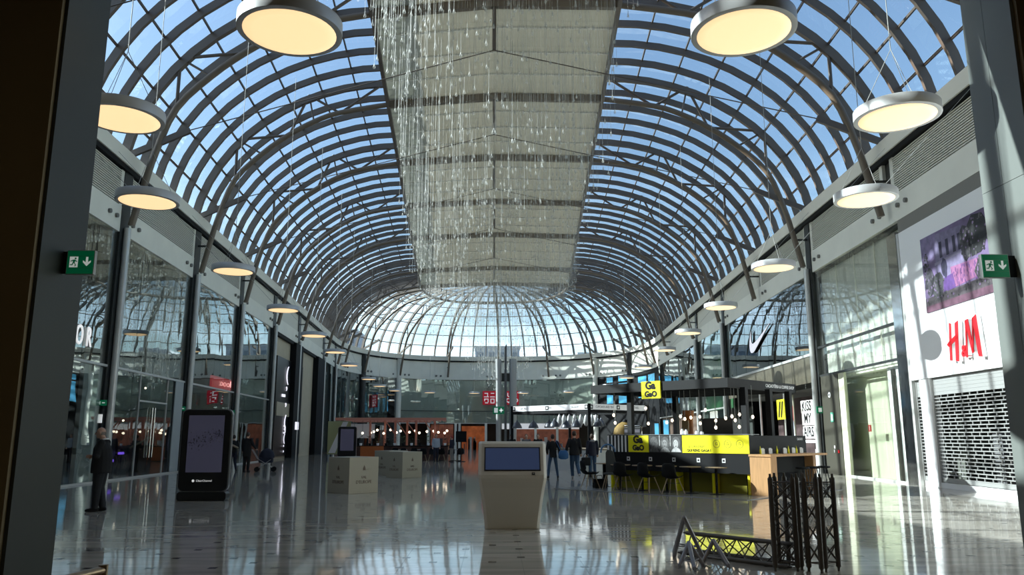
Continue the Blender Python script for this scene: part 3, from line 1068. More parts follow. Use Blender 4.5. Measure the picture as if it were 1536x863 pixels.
# sports shop bay with swoosh
p, q = Rr(35.6), Rr(52.5)
glazing(p, q, wr, 5.40, 8.98, 7, MIRG, wob=.004)
glazing(p, q, wr, 4.05, 5.25, 5, mat('bronze_glass_panel', (.26, .23, .17), .12, .6), o=0.0)
rail(p, q, wr, 5.26, 0.12)
wpanel(p, q, 0.6, 0.7, 4.0, 9.0, SHOPD, wr, 'upper_backing')
wpanel(p, q, 0.6, 6.0, 3.9, 4.05, SHOPD, wr, 'shop_soffit')
for y in (36.0, 40.5, 45, 49):
    s = Rr(y)
    MB().bar(s.at(.0, 0), s.at(.0, 4.05), .05, .09, up=(1, 0, 0)).build('mullion', TUBE, wr)
sw = thing('swoosh_sign', 'white curved tick emblem with dark edge on the mirrored upper glass', 'sign', (0, 0, 0))
SM = frame(Rr(46.2).at(0.06, 6.40), (-0.0586, -1, 0), (0, 0, 1))
def bez(p0, p1, p2, p3, n=10):
    return [tuple((1 - t) ** 3 * a + 3 * (1 - t) ** 2 * t * b + 3 * (1 - t) * t * t * c + t ** 3 * d for a, b, c, d in zip(p0, p1, p2, p3)) for t in [i / n for i in range(n)]]
swp = bez((1, .36), (.75, .25), (.5, .14), (.27, .035)) + bez((.27, .035), (.14, -.02), (.03, -.01), (.01, .10)) + bez((.01, .10), (-.005, .19), (.04, .29), (.12, .38)) + bez((.12, .38), (.08, .27), (.08, .17), (.17, .155)) + bez((.17, .155), (.30, .15), (.62, .25), (1, .36))
swp = [(x * 4.3, y * 3.4) for x, y in swp]
MB().prism(swp, 0.0, 0.05, SM).build('emblem_return', MATTE, sw)
MB().prism(swp, 0.051, 0.065, SM).build('emblem_face', mat('emblem_white', (.85, .85, .9), .4, emit=((.9, .88, 1), .45)), sw)
# inside the sports shop
sidebox(Rr, 36, 52, 3.0, 3.1, 0.0, 3.95, mat('shop_maroon', (.06, .035, .035), .7, noise=.5, scale=1.5), wr, 'shop_lining')
for wd, z, y in (('KISS', 3.05, 39.0), ('MY', 2.45, 38.95), ('AIRS', 1.80, 38.9)):
    o = thing('lit_slogan_box', 'white lit box lettered %s in the sports shop window' % wd, 'sign', (0, 0, 0), group='lit slogan boxes')
    M_ = KF(y, z, -0.6)
    MB().box(-.85, .85, -.3, .3, -.12, 0, M_).build('light_box', mat('slogan_white', (.9, .9, .9), .5, emit=((1, 1, 1), .55)), o)
    text('letters', wd, .66, BLACK, o, M_ @ Matrix.Translation((0, 0, .004)), .004, sx=1.15, bold=.016)
bar = thing('lit_bar', 'thin white lit bar below the slogan boxes', 'sign', (0, 0, 0))
MB().box(-.8, .8, -.07, .07, -.05, 0, KF(38.9, 1.36, -.6)).build('light_bar', MATS['slogan_white'], bar)
for y, o_ in ((37.4, 1.0), (38.0, 1.0)):
    MB().ball(Rr(y).at(-o_, 3.6), .06, seg=8, rings=6).build('ceiling_spot', SPOT, wr)
ps = thing('shop_poster', 'tall red and white sports poster inside the sports shop', 'poster', (0, 0, 0))
MB().box(-.9, .9, 0, 3.0, 0, .04, KF(43.0, .8, -1.0)).build('poster_board', mat('olive_board', (.25, .24, .18), .6), ps)
MB().box(-.35, .75, .9, 2.4, .04, .05, KF(43.0, .8, -1.0)).build('red_area', mat('poster_red', (.5, .06, .05), .6), ps)
MB().prism([(.1, .2), (.85, .2), (.8, 1.5), (.55, 2.0), (.25, 1.6)], .05, .06, KF(43.0, .8, -1.0)).build('white_figure', mat('poster_white', (.6, .62, .7), .6), ps)
yb = thing('hazard_sign', 'yellow square sign with black slanting bars hanging behind the dark canopy', 'sign', (0, 0, 0))
YM = KF(40.2, 2.95, 0.25)
MB().box(-.62, .62, -.5, .5, 0, .06, YM).build('plate', mat('bright_yellow', (.85, .78, .02), .5), yb)
for x in (-.3, .12):
    MB().prism([(x - .16, -.40), (x + .06, -.40), (x + .36, .40), (x + .14, .40)], .06, .066, YM).build('bar', BLACK, yb)
MB().tube([Rr(40.2).at(.28, 3.4), Rr(40.2).at(.28, 4.4)], .015, 5).build('hanger', DARK, yb)
# green bay and the far right bays
p, q = Rr(53.0), Rr(61.8)
glazing(p, q, wr, 3.6, 8.98, 4, SHOPG)
wpanel(p, q, 0.4, 0.5, 3.5, 7.2, mat('green_reflection_panel', (.03, .15, .05), .7, noise=.6, scale=.5), wr, 'green_reflection_panel')  # greenish reflection of the glass, painted on the panels behind it
wpanel(p, q, 0.4, 0.5, 7.2, 9.0, mat('pale_green_reflection', (.22, .32, .30), .7, noise=.5, scale=.7), wr, 'pale_backing')
rail(p, q, wr, 3.5, .1)
glazing(p, q, wr, .06, 3.5, 3, SHOPG)
wpanel(p, q, 1.6, 1.7, 0, 3.6, SHOPD, wr, 'shop_lining')
p, q = Rr(62.3), RIGHT[-1]
glazing(p, q, wr, 3.6, 8.98, 7, MIRG, wob=.02)
wpanel(p, q, 0.4, 0.5, 3.5, 9, SHOPD, wr, 'upper_backing')
rail(p, q, wr, 3.5, .1)
wpanel(p, q, .3, .4, 0, 3.5, BROWN, wr, 'shop_lining')
# small green exit lamps on the columns, left and right
def exit_box(nm, lab, s, z, w_=.36, h_=.2, i=.02):
    t = thing(nm, lab, 'sign', (0, 0, 0), group='small exit signs on the columns')
    c = s.at(i, z)
    c.y -= .34
    MB().box(c.x - w_ / 2, c.x + w_ / 2, c.y - .04, c.y, z - h_ / 2, z + h_ / 2).build('sign_case', GREEN, t)
    MB().box(c.x - w_ * .36, c.x - w_ * .06, c.y - .046, c.y - .04, z - h_ * .3, z + h_ * .3).build('door_pictogram', EXW, t)
    MB().box(c.x + w_ * .1, c.x + w_ * .36, c.y - .046, c.y - .04, z - h_ * .08, z + h_ * .08).build('arrow', EXW, t)
for k, (s, z) in enumerate(((PRL[2], 2.75), (PRL[3], 2.85), (PRL[4], 2.95), (PRL[6], 3.2), (PRL[7], 3.2))):
    exit_box('exit_sign', 'small green exit sign on the %s column of the row behind the man' % ['first', 'second', 'third', 'fourth', 'last'][k], s, z)
exit_box('exit_sign', 'small green exit sign on the big bright column by the khaki panel', PRR[3], 2.75, .5, .3, .08)
lp = thing('lit_notice', 'small white lit plate on the column behind the standing man', 'notice', (0, 0, 0))
c = PRL[2].at(.02, 2.2)
c.y -= .33
MB().box(c.x - .07, c.x + .07, c.y - .05, c.y, 2.05, 2.35).build('plate', mat('plate_white', (.9, .9, .9), .5, emit=((1, 1, 1), .35)), lp)

# ---- far apse
GREYG = mat('grey_backing', (0.56, 0.57, 0.52), .7)
for p, q in zip(aps[:-1], aps[1:]):
    x = (p.B.x + q.B.x) / 2
    if x < -11.6:
        glazing(p, q, wf, .06, 8.98, 1, MIRG)
        wpanel(p, q, .8, .9, 0, 9, SHOPD, wf, 'backing')
    elif x < 12.2:
        glazing(p, q, wf, 4.95, 8.98, 1, SHOPG, wob=.01)
        wpanel(p, q, .25, .35, 3.35, 9, GREYG, wf, 'backing')
        glazing(p, q, wf, 3.4, 4.88, 1, SHOPG, wob=.01)
        rail(p, q, wf, 4.88, .08, m=DARK)
        rail(p, q, wf, 3.3, .1, m=TUBE)
    else:
        wpanel(p, q, -.02, .2, 0, 9, MATTE, wf, 'dark_cladding')
ORL = mat('orange_shop_glow', (.45, .12, .03), .7, noise=.5, scale=1.5, emit=((.9, .2, .05), .10))
RDL = mat('russet_shop_glow', (.30, .10, .06), .7, noise=.5, scale=1.2, emit=((.8, .25, .12), .05))
def farbox(x0, x1, y0, y1, z0, z1, m, nm, parent=wf):
    return MB().box(x0, x1, y0, y1, z0, z1).build(nm, m, parent)
farbox(-8.2, -5.3, 103.9, 104.3, 0, 3.2, RDL, 'shop_opening')
farbox(-4.2, -1.2, 104.2, 104.6, 0, 3.0, ORL, 'shop_opening')
farbox(2.0, 11.0, 103.2, 103.4, 0, 2.6, RDL, 'shop_opening')
farbox(1.0, 11.0, 103.1, 103.5, 2.6, 3.3, mat('white_bulkhead', (.8, .8, .8), .5, emit=((1, 1, 1), .3)), 'shop_bulkhead')
for x0 in (-8.6, -5.1, -4.6, -1.2, 0.6, 2.3, 5.2, 8.0):
    farbox(x0, x0 + .3, 103.0, 103.3, 0, 3.35, FASC, 'shop_pier')
for k in range(26):
    x = grnd.choice([grnd.uniform(-8, -5.5), grnd.uniform(-4, -1.5), grnd.uniform(2.4, 10.5)])
    farbox(x, x + grnd.uniform(.12, .4), 102.7, 102.9, 0, grnd.uniform(.7, 1.7), mat('goods_%d' % (k % 4), [(.35, .1, .05), (.5, .45, .4), (.06, .05, .05), (.6, .25, .1)][k % 4], .7), 'goods_rack')
# square red shop signs
def uni(lab, x, z, s, latin, y=103.9):
    t = thing('square_sign', lab, 'sign', (0, 0, 0))
    M_ = frame((x, y, z), (1, 0, 0), (0, 0, 1))
    MB().box(0, s, 0, s, -.15, 0, M_).build('sign_panel', mat('uq_red', (.62, .01, .03), .4, emit=((.8, .02, .04), .10)), t)
    W_ = mat('uq_white', (.85, .85, .85), .4, emit=((1, 1, 1), .25))
    b = lambda x0, x1, y0, y1: MB().box(x0 * s, x1 * s, y0 * s, y1 * s, 0, .03, M_).build('stroke', W_, t)
    if latin:
        text('letters', 'UNI\nQLO', s * .42, W_, t, M_ @ Matrix.Translation((s / 2, s / 2, .01)), .015, bold=.02, line=.95)
    else:
        b(.14, .40, .80, .86); b(.34, .40, .60, .80); b(.10, .46, .54, .60)          # yu
        b(.60, .86, .80, .86); b(.56, .90, .54, .60)                                  # ni
        b(.16, .44, .38, .44); b(.12, .18, .26, .44); b(.38, .44, .18, .38); b(.18, .40, .10, .17)   # ku
        b(.58, .88, .38, .44); b(.58, .88, .10, .16); b(.58, .64, .16, .38); b(.82, .88, .16, .38)   # ro
uni('square red sign with white katakana left of the slim masts', -1.52, 5.75, 1.78, False)
uni('square red sign with white latin letters behind the slim masts', 1.45, 5.75, 1.78, True)
# dark screens wall in the sunlit end
SCR = mat('blue_screen', (.05, .2, .35), .3, emit=((.12, .55, .85), .55), noise=.5, scale=.9)
for k, (f, z0, z1, w_) in enumerate(((.15, 5.6, 8.0, .35), (.33, 5.6, 8.0, .8), (.15, 8.2, 8.8, .35), (.33, 8.2, 8.85, .8), (.62, 6.0, 8.4, .8), (.82, 6.0, 8.4, .8))):
    i0 = next(i for i, s in enumerate(aps) if s.B.x > 12.2 and s.B.y > 86)
    n_ = len(aps) - 1 - i0
    pos = i0 + f * n_
    s = between(aps[int(pos)], aps[int(pos) + 1], pos % 1)
    tdir = Vector((s.inw.y, -s.inw.x, 0))
    M_ = frame(s.at(.12, z0), -tdir if tdir.dot(Vector((1, 0, 0))) < 0 else tdir, (0, 0, 1))
    t = thing('display_screen', 'glowing blue screen, %s on the dark far wall' % ['lower narrow one', 'lower wide one', 'upper narrow one', 'upper wide one', 'one near the bend', 'one nearest the sports shop'][k], 'screen', (0, 0, 0), group='blue screens on the dark wall')
    MB().box(-w_ * 1.6, w_ * 1.6, -.06, z1 - z0 + .06, -.08, 0, M_).build('bezel', BLACK, t)
    MB().box(-w_ * 1.5, w_ * 1.5, 0, z1 - z0, 0, .01, M_).build('screen', SCR, t)

# ================================================================ near end wall with the opening the view looks through
def nb(x0, x1, y0, y1, z0, z1, m, nm):
    return MB().box(x0, x1, y0, y1, z0, z1).build(nm, m, wn)
nb(-13.6, -4.99, 8.40, 9.35, 0, 7.75, PIER, 'pier')
nb(6.17, 13.9, 8.40, 9.35, 0, 7.75, PIER, 'pier')
nb(-13.6, 13.9, 8.40, 9.35, 7.75, 20.0, PIER, 'lintel')
nb(-4.99, -4.95, 8.46, 9.37, 0, 7.75, REVEAL_SHADE, 'reveal_panel')
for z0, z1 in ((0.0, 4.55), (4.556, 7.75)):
    nb(6.13, 6.17, 8.46, 8.96, z0, z1, REVEAL_SUN, 'reveal_panel')
    nb(6.13, 6.17, 8.966, 9.37, z0, z1, REVEAL_SUN, 'reveal_panel')
nb(-9.6, -9.4, -7, 8.4, 0, 7.9, PIER, 'passage_side')
nb(9.4, 9.6, -7, 8.4, 0, 7.9, PIER, 'passage_side')
nb(-9.6, 9.6, -7.2, -7.0, 0, 7.9, PIER, 'passage_back')
nb(-9.6, 9.6, -7.2, 8.4, 7.9, 8.1, PIER, 'passage_ceiling')
# large exit signs on the reveals
def exit_sign(lab, x0, x1, y, zc, mount):
    t = thing('exit_sign', lab, 'sign', (0, 0, 0))
    h = .142
    wd = x1 - x0
    MB().box(x0, x1, y, y + .055, zc - h, zc + h).build('sign_case', SHUT, t, bevel=.004)
    M_ = frame((x0, y - .001, zc - h), (1, 0, 0), (0, 0, 1))
    k = 2 * h
    P = lambda poly, z, m, nm: MB().prism([(a * wd, b * k) for a, b in poly], 0.0, z, M_).build(nm, m, t)
    P([(.03, .03), (.97, .03), (.97, .97), (.03, .97)], .004, GREEN, 'green_face')
    for b in (.26, .74):
        P([(.03, b), (.97, b), (.97, b + .015), (.03, b + .015)], .0055, mat('exit_line', (.1, .4, .2), .5), 'line')
    P([(.12, .29), (.42, .29), (.42, .73), (.12, .73)], .006, EXW, 'white_door')
    man = GREEN
    P([(.30, .62), (.36, .62), (.36, .69), (.30, .69)], .0075, man, 'runner_head')
    P([(.24, .60), (.33, .61), (.31, .47), (.24, .46)], .0075, man, 'runner_body')
    P([(.31, .60), (.40, .54), (.39, .51), (.30, .55)], .0075, man, 'runner_arm')
    P([(.24, .60), (.15, .55), (.16, .52), (.25, .56)], .0075, man, 'runner_arm')
    P([(.27, .48), (.31, .47), (.37, .38), (.33, .32), (.31, .34), (.33, .39)], .0075, man, 'runner_leg')
    P([(.24, .48), (.28, .47), (.23, .37), (.14, .38), (.14, .41), (.21, .41)], .0075, man, 'runner_leg')
    P([(.70, .72), (.78, .72), (.78, .50), (.88, .58), (.88, .50), (.74, .34), (.60, .50), (.60, .58), (.70, .50)], .006, EXW, 'arrow')
    mx0, mx1 = mount
    MB().box(mx0, mx1, y + .01, y + .045, zc - h * .9, zc + h * .9).build('bracket', MATTE, t)
exit_sign('green running man exit sign on the dark pier near the standing man', -4.90, -4.585, 8.9, 3.52, (-4.95, -4.90))
exit_sign('green running man exit sign on the sunlit pier by the violet poster', 5.72, 6.045, 8.9, 3.53, (6.045, 6.13))

for k, x in enumerate((-2.6, 2.6)):  # added panels out of view, they brighten the dark pier fronts
    t = thing('added_fill_light', 'added unseen warm light panel over the passage behind the viewer, on its %s half' % ['darker', 'sunlit'][k], 'lamp', (x, 1.5, 7.86), 0, 'added unseen passage lights')
    MB().box(-.7, .7, -.7, .7, 0, .04).build('fill_frame', DARK, t)
    MB().box(-.62, .62, -.62, .62, -.01, 0).build('diffuser', mat('added_fill_glow', (1, .9, .7), .5, emit=((1, .80, .52), 6.5)), t)
# ================================================================ disc lamps
RL = 0.71
body_me = MB().lathe([(0.01, .19), (RL * .985, .185)], 48).lathe([(RL * .985, .185), (RL, .175), (RL, .0)][::-1], 48).lathe([(RL * .955, -.004), (RL, 0.0)], 48).lathe([(.01, .012), (RL * .955, .010), (RL * .955, -.004)], 48).mesh('lamp_body', LAMPR)
diff_me = MB().lathe([(0.005, -.012), (RL * .7, -.010), (RL * .95, -.002), (RL * .95, .008)], 40).mesh('diffuser', LAMPM)
ORD = ['first', 'second', 'third', 'fourth', 'fifth', 'sixth', 'seventh', 'eighth', 'ninth', 'tenth', 'eleventh', 'twelfth', 'thirteenth', 'fourteenth', 'fifteenth', 'sixteenth', 'seventeenth', 'eighteenth']
LAMPS_L = [(-2.85, 10.11), (-6.59, 13.22), (-8.28, 18.22), (-8.85, 26.26), (-9.33, 34.54), (-9.99, 43.49), (-10.5, 52.06), (-11.32, 61.74), (-12.13, 76.61), (-12.6, 87.15), (-11.99, 95.68), (-8.09, 99.6), (-2.54, 101.0)]
LAMPS_R = [(3.43, 9.97), (7.05, 12.85), (8.76, 17.68), (9.25, 25.33), (9.79, 33.4), (10.44, 41.92), (10.99, 50.38), (11.96, 62.98), (12.51, 74.34), (12.6, 86.5), (9.21, 98.2), (3.71, 100.9)]
def roof_z(x, y):
    if y > 85:
        dx = max(0.0, 17.3 * (1 - max(0, (y - 85) / 20) ** 2.5) ** .4 - abs(x)) if abs(x) > 0 else 9
        dx = max(dx, 0) if y < 97 else min(dx, 105 - y)
    else:
        dx = (12.3 + .0586 * y) - abs(x)
    t = math.acos(max(0, 1 - max(dx, .5) / 9.07)) if dx < 9.07 else PI / 2
    return (ZE + RISE * math.sin(t) - .15) if dx < 9.07 else 17.95
for side, lst in (('darker', LAMPS_L), ('sunlit', LAMPS_R)):
    for k, (x, y) in enumerate(lst):
        t = thing('disc_lamp', 'round glowing disc lamp, %s from the camera in the row along the %s storefronts' % (ORD[k], side), 'lamp', (x, y, 7.06), 0, 'disc lamps hung along the hall')
        link('lamp_body', body_me, t)
        link('diffuser', diff_me, t)
        zr = roof_z(x, y) - 7.15
        sg = -1 if x < 0 else 1
        mb = MB()
        for a in (0.5, 2.6, 4.7):
            mb.tube([(RL * .8 * math.cos(a), RL * .8 * math.sin(a), .2), (0, 0, 1.3)], .006, 4)
        mb.tube([(0, 0, 1.3), (0, 0, zr)], .009, 4)
        mb.build('cable', CORD, t)
        if y > 16 and y < 85:
            wx = (12.19 + .0586 * y) if sg < 0 else (12.55 + .0586 * y)
            MB().tube([(sg * RL * .5, 0.2, .2), (sg * (wx - .25 - abs(x)), .8, 11.7 - 7.15)], .006, 4).build('stay_cable', CORD, t)

# ================================================================ rain of glass drops under the crown panel
sr = random.Random(21)
def drop_len(x, y):
    """how far the thread hangs below the panel"""
    a = 1.9 + 1.8 * (0.5 + 0.5 * math.sin(y * .21 + x * .35)) + max(0, (y - 40)) * 0.028
    return a + sr.random() * 1.4 + (1.2 if sr.random() < .15 else 0)
thread_me = MB().tube([(0, 0, -1), (0, 0, 0)], .0062, 4, caps=False).mesh('thread', STRG)
drop_me = MB().lathe([(.004, .15), (.018, .05), (.034, -.03), (.036, -.05), (.015, -.065)], 8).mesh('drop', DROP)
hang = []
for k in range(2600):
    y = 13.5 + 72 * sr.random() ** 1.0
    hw = (3.12 + .0586 * y) * .94
    x = 0.12 + hw * sr.uniform(-1, 1)
    hang.append((x, y, 17.93 + .25 * (1 - min(1, abs(x) / hw)), drop_len(x, y)))
for k in range(420):                     # the funnel at the far end
    r = 5.2 * sr.random() ** .6
    a = 2 * PI * sr.random()
    x, y = 0.5 + r * math.cos(a), 82.0 + r * math.sin(a) * .9
    zb = 6.0 + 5.5 * (r / 5.2) ** 1.3 + 3.0 * sr.random() ** 1.5
    hang.append((x, y, 18.0, 18.0 - zb))
hang.sort(key=lambda h: h[1])
proto = None
for x, y, z, ln in hang[:300]:
    t = thing('hanging_drop', 'clear glass drop on a thin white thread hung from the fabric crown panel', 'ornament', (x, y, z), 0, 'glass drops hung nearest under the crown')
    th = link('thread', thread_me, t)
    th.scale = (1, 1, ln)
    d = link('drop', drop_me, t)
    d.location = (0, 0, -ln)
mb = MB()
for x, y, z, ln in hang[300:]:
    r = .0075 if y < 60 else .009
    mb.tube([(x, y, z - ln), (x, y, z)], r, 3, caps=False)
    s = 1.0 if y < 60 else 1.25
    mb.lathe([(.004, z - ln + .13), (.05 * s, z - ln - .03), (.02, z - ln - .075)], 5, cx=x, cy=y)
o = mb.build('distant_hanging_drops', STRG, None, kind='stuff')
o['label'] = 'farther curtain of glass drops on threads with the funnel at the far end'
o['category'] = 'ornament'

# ================================================================ white information kiosk
ks = thing('information_kiosk', 'white tapered information kiosk with a slanted dark blue screen', 'kiosk', (0.32, 14.2, 0))
KW = mat('kiosk_white', (0.60, 0.565, 0.49), 0.38)
def ring(w_, yf, yb, z, r=.05):
    return [(-w_ + r, yf, z), (w_ - r, yf, z), (w_, yf + r, z), (w_, yb, z), (-w_, yb, z), (-w_, yf + r, z)]
secs = [(.475, -.14, .22, 0.0), (.475, -.15, .22, .03), (.49, -.18, .22, .20), (.525, -.25, .22, .48), (.56, -.31, .22, .70), (.578, -.345, .22, .80), (.588, -.36, .22, .86), (.59, -.355, .22, .92), (.59, -.10, .22, 1.44), (.585, -.06, .2, 1.47), (.57, -.03, .17, 1.48)]
vs, fs = [], []
for s in secs:
    vs += ring(*s)
for i in range(len(secs) - 1):
    for k in range(6):
        k2 = (k + 1) % 6
        fs.append((i * 6 + k, i * 6 + k2, i * 6 + 6 + k2, i * 6 + 6 + k))
fs += [tuple(range(5, -1, -1)), tuple(range((len(secs) - 1) * 6, len(secs) * 6))]
kb = MB().add(vs, fs, smooth=False).build('kiosk_body', KW, ks, bevel=.012)
n_ = Vector((0, -(1.44 - .92), (.355 - .10))).normalized()
yd = Vector((0, .255, .52)).normalized()
KM = frame(Vector((0, -.355, .92)) + yd * .07, (1, 0, 0), yd)
MB().box(-.485, .485, .0, .44, 0, .012, KM).build('screen_frame', BLACK, ks)
sc = MB().box(-.465, .465, .02, .42, .012, .016, KM).build('screen', mat('kiosk_screen', (.02, .03, .06), .15, emit=((.06, .09, .20), .26)), ks)
MB().box(.33, .385, -.075, -.035, 0, .02, KM).build('card_reader', BLACK, ks)
MB().box(.345, .372, -.062, -.047, .02, .022, KM).build('reader_slot', SHUT, ks)

# ================================================================ black advertising totems
TOTG = mat('totem_screen', (.05, .05, .08), .12, emit=((.12, .12, .19), .16))
TOTD = mat('totem_speckle', (.006, .006, .02), .3)
def rounded(w_, h, r, n=5):
    pts = []
    for cx, cy, a0 in ((w_ / 2 - r, r, -90), (w_ / 2 - r, h - r, 0), (-w_ / 2 + r, h - r, 90), (-w_ / 2 + r, r, 180)):
        for i in range(n + 1):
            a = math.radians(a0 + 90 * i / n)
            pts.append((cx + r * math.cos(a), cy + r * math.sin(a)))
    return pts
def totem(name, label, loc, rz, brand):
    t = thing(name, label, 'display', loc, rz)
    M_ = frame((0, -.09, .24), (1, 0, 0), (0, 0, 1))
    MB().prism(rounded(1.20, 2.0, .13), -.18, 0, M_).build('totem_body', BLACK, t, bevel=.01)
    MB().prism(rounded(1.25, 2.04, .15), -.17, -.03, M_ @ Matrix.Translation((0, -.02, 0))).build('edge_band', mat('totem_edge', (.25, .25, .26), .3, .6), t)
    MB().box(-.44, .44, .45, 1.86, 0.002, .006, M_).build('screen', TOTG, t)
    MB().prism(rounded(1.20, .22, .07), -.30, .05, frame((0, -.09, 0), (1, 0, 0), (0, 0, 1))).build('base', BLACK, t, bevel=.01)
    if brand:
        r_ = random.Random(4)
        mb = MB()
        for k in range(150):
            x = r_.uniform(-.42, .42)
            y = 1.27 + .10 * math.sin(x * 4) + r_.gauss(0, .09)
            s = r_.uniform(.004, .018)
            mb.prism([(x + s * math.cos(a), y + s * .8 * math.sin(a)) for a in (0, 1.05, 2.1, 3.14, 4.2, 5.25)], .006, .0068, M_)
        mb.build('speckles', TOTD, t, kind='stuff')
        LT = mat('totem_letter', (.8, .8, .8), .4, emit=((1, 1, 1), .4))
        MB().prism([(-.235 + .032 * math.cos(a), .245 + .035 * math.sin(a)) for a in [i * PI / 4 for i in range(8)]], .002, .006, M_).build('emblem', LT, t)
        text('lettering', 'ClearChannel', .07, LT, t, M_ @ Matrix.Translation((.03, .245, .004)), .001)
    return t
totem('advertising_totem', 'tall black advertising totem with speckled violet screen near the standing man', (-7.27, 20.45, 0), .04, True)
totem('advertising_totem', 'smaller black screen totem rising behind the cream lettered cube', (-9.75, 53.5, 0), .0, False)

# ================================================================ lettered cubes
CUBE = mat('cube_cream', (0.42, 0.38, 0.29), 0.6)
CUBED = mat('cube_letters', (0.16, 0.11, 0.08), 0.6)
def cube(label, x, y, s, txt=True):
    a = math.radians(-44)
    t = thing('lettered_cube', label, 'planter', (x, y, 0), 0, 'lettered cubes')
    u, v = Vector((.69, .72, 0)), Vector((-.72, .69, 0))
    o = Vector((0, 0, 0))
    b = [o, u * s, u * s + v * s, v * s]
    MB().hexa(b, [p + Vector((0, 0, 1.0)) for p in b]).build('cube_body', CUBE, t, bevel=.008)
    for d, nrm in ((u, -v), (-v, -u)):
        c = (u * s / 2 if d is u else v * s / 2) + nrm * .004
        M_ = frame(c + Vector((0, 0, .38)), d, (0, 0, 1))
        text('lettering', 'VAL', .11, CUBED, t, M_ @ Matrix.Translation((0, .06, 0)), .002)
        text('lettering', "D'EUROPE", .13, CUBED, t, M_ @ Matrix.Translation((0, -.07, 0)), .002, sx=.92)
        MB().prism([(0, .10), (.045, .0), (.035, -.05), (0, -.03), (-.035, -.05), (-.045, .0)], .0, .003, M_ @ Matrix.Translation((0, .30, 0))).build('emblem', CUBED, t)
cube('nearest cream cube lettered on two sides, on the floor before the small totem', -4.03, 22.6, 1.02)
cube('paler cube lettered on two sides, standing behind the nearest cream cube', -3.53, 31.2, 1.0)
cube('grey cube half hidden between the nearest cube and the paler cube', -4.35, 33.6, 1.0)

# ================================================================ stage truss in the foreground
TRS = mat('truss_alu', (0.105, 0.096, 0.082), 0.5, 0.1)
TRSL = mat('truss_steel_light', (0.27, 0.27, 0.29), 0.35, 0.2)
def truss(name, label, A, B, up, w_, parent_kind='truss', m=TRS, r=.030, rb=.009, n=5, chords=3, group=None, ext=.05):
    """lattice truss of three or four chords from A to B"""
    A, B = Vector(A), Vector(B)
    d = (B - A).normalized()
    u = Vector(up)
    s = d.cross(u).normalized()
    u = s.cross(d).normalized()
    if chords == 3:
        off = [u * (w_ * .58), -u * (w_ * .29) + s * (w_ / 2), -u * (w_ * .29) - s * (w_ / 2)]
    else:
        off = [u * w_ / 2 + s * w_ / 2, u * w_ / 2 - s * w_ / 2, -u * w_ / 2 - s * w_ / 2, -u * w_ / 2 + s * w_ / 2]
    t = thing(name, label, parent_kind, tuple(A), 0, group)
    L_ = (B - A).length
    for o in off:
        c = MB().tube([o, o + d * L_], r, 10).build('chord', m, t)
        for e, sg in ((0, -1), (L_, 1)):
            MB().tube([o + d * e, o + d * (e + sg * .012)], r * .72, 8).tube([o + d * (e + sg * .012), o + d * (e + sg * ext)], r * .5, 8).build('spigot', m, c)
    k = len(off)
    for i in range(k):
        a, b = off[i], off[(i + 1) % k]
        for e in (.05 * L_, .95 * L_):
            MB().tube([a + d * e, b + d * e], rb, 6).build('end_brace', m, t)
        for j in range(n):
            e0, e1 = .05 * L_ + .9 * L_ * j / n, .05 * L_ + .9 * L_ * (j + 1) / n
            MB().tube([a + d * e0, b + d * e1], rb, 6).build('diagonal', m, t)
            MB().tube([b + d * e0, a + d * e1], rb, 6).build('diagonal', m, t)
    return t
def at_px_floor(x, y):
    return x, y
for k, (x, y, a, w_) in enumerate(((3.45, 9.72, PI / 2, .265), (3.69, 9.86, .35, .22), (3.80, 9.60, 2.75, .16), (3.97, 9.68, PI / 2 + .35, .19))):
    truss('standing_truss', ['upright dark truss piece nearest the lying one', 'upright dark truss piece at the back of the cluster', 'slim upright dark truss piece in the front of the cluster', 'upright dark truss piece at the bright outer end of the cluster'][k],
          (x, y, 0.05), (x, y, 1.07), (math.cos(a), math.sin(a), 0), w_, n=4, rb=.0075, group='upright truss pieces')
truss('lying_truss', 'long dark triangular truss lying on the floor towards the upright cluster', (2.62, 11.05, .115), (3.62, 9.86, .115), (0, 0, 1), .28, n=6, r=.028)
def strut_frame(label, loc, pts, pairs, m):
    t = thing('truss_corner_piece', label, 'truss', loc)
    for a, b in pairs:
        c = MB().tube([pts[a], pts[b]], .026, 10).build('chord', m, t)
        d = (Vector(pts[b]) - Vector(pts[a])).normalized()
        MB().tube([Vector(pts[b]), Vector(pts[b]) + d * .02, Vector(pts[b]) + d * .022, Vector(pts[b]) + d * .05], [.02, .02, .012, .01], 8).build('spigot', m, c)
    for i in range(len(pairs)):
        a, b = pairs[i], pairs[(i + 1) % len(pairs)]
        MB().tube([Vector(pts[a[0]]).lerp(Vector(pts[a[1]]), .75), Vector(pts[b[0]]).lerp(Vector(pts[b[1]]), .75)], .009, 6).build('brace', m, t)
    return t
strut_frame('splayed three legged truss corner standing over the end of the lying truss', (2.40, 10.35, 0),
            [(.05, .10, .54), (.02, .62, .04), (.26, .05, .06), (-.05, .30, .04)], [(0, 1), (0, 2), (0, 3)], TRSL)
strut_frame('low truss corner lying on the floor in front of the splayed one', (2.42, 9.90, 0),
            [(-.02, .14, .28), (-.20, -.12, .05), (-.08, -.34, .05), (.10, -.02, .05)], [(0, 1), (0, 2), (0, 3)], TRSL)
strut_frame('third small truss corner between the low one and the long lying truss', (2.72, 10.0, 0),
            [(.0, .10, .30), (.08, -.22, .05), (-.16, .02, .05), (.12, .06, .05)], [(0, 1), (0, 2), (0, 3)], TRSL)

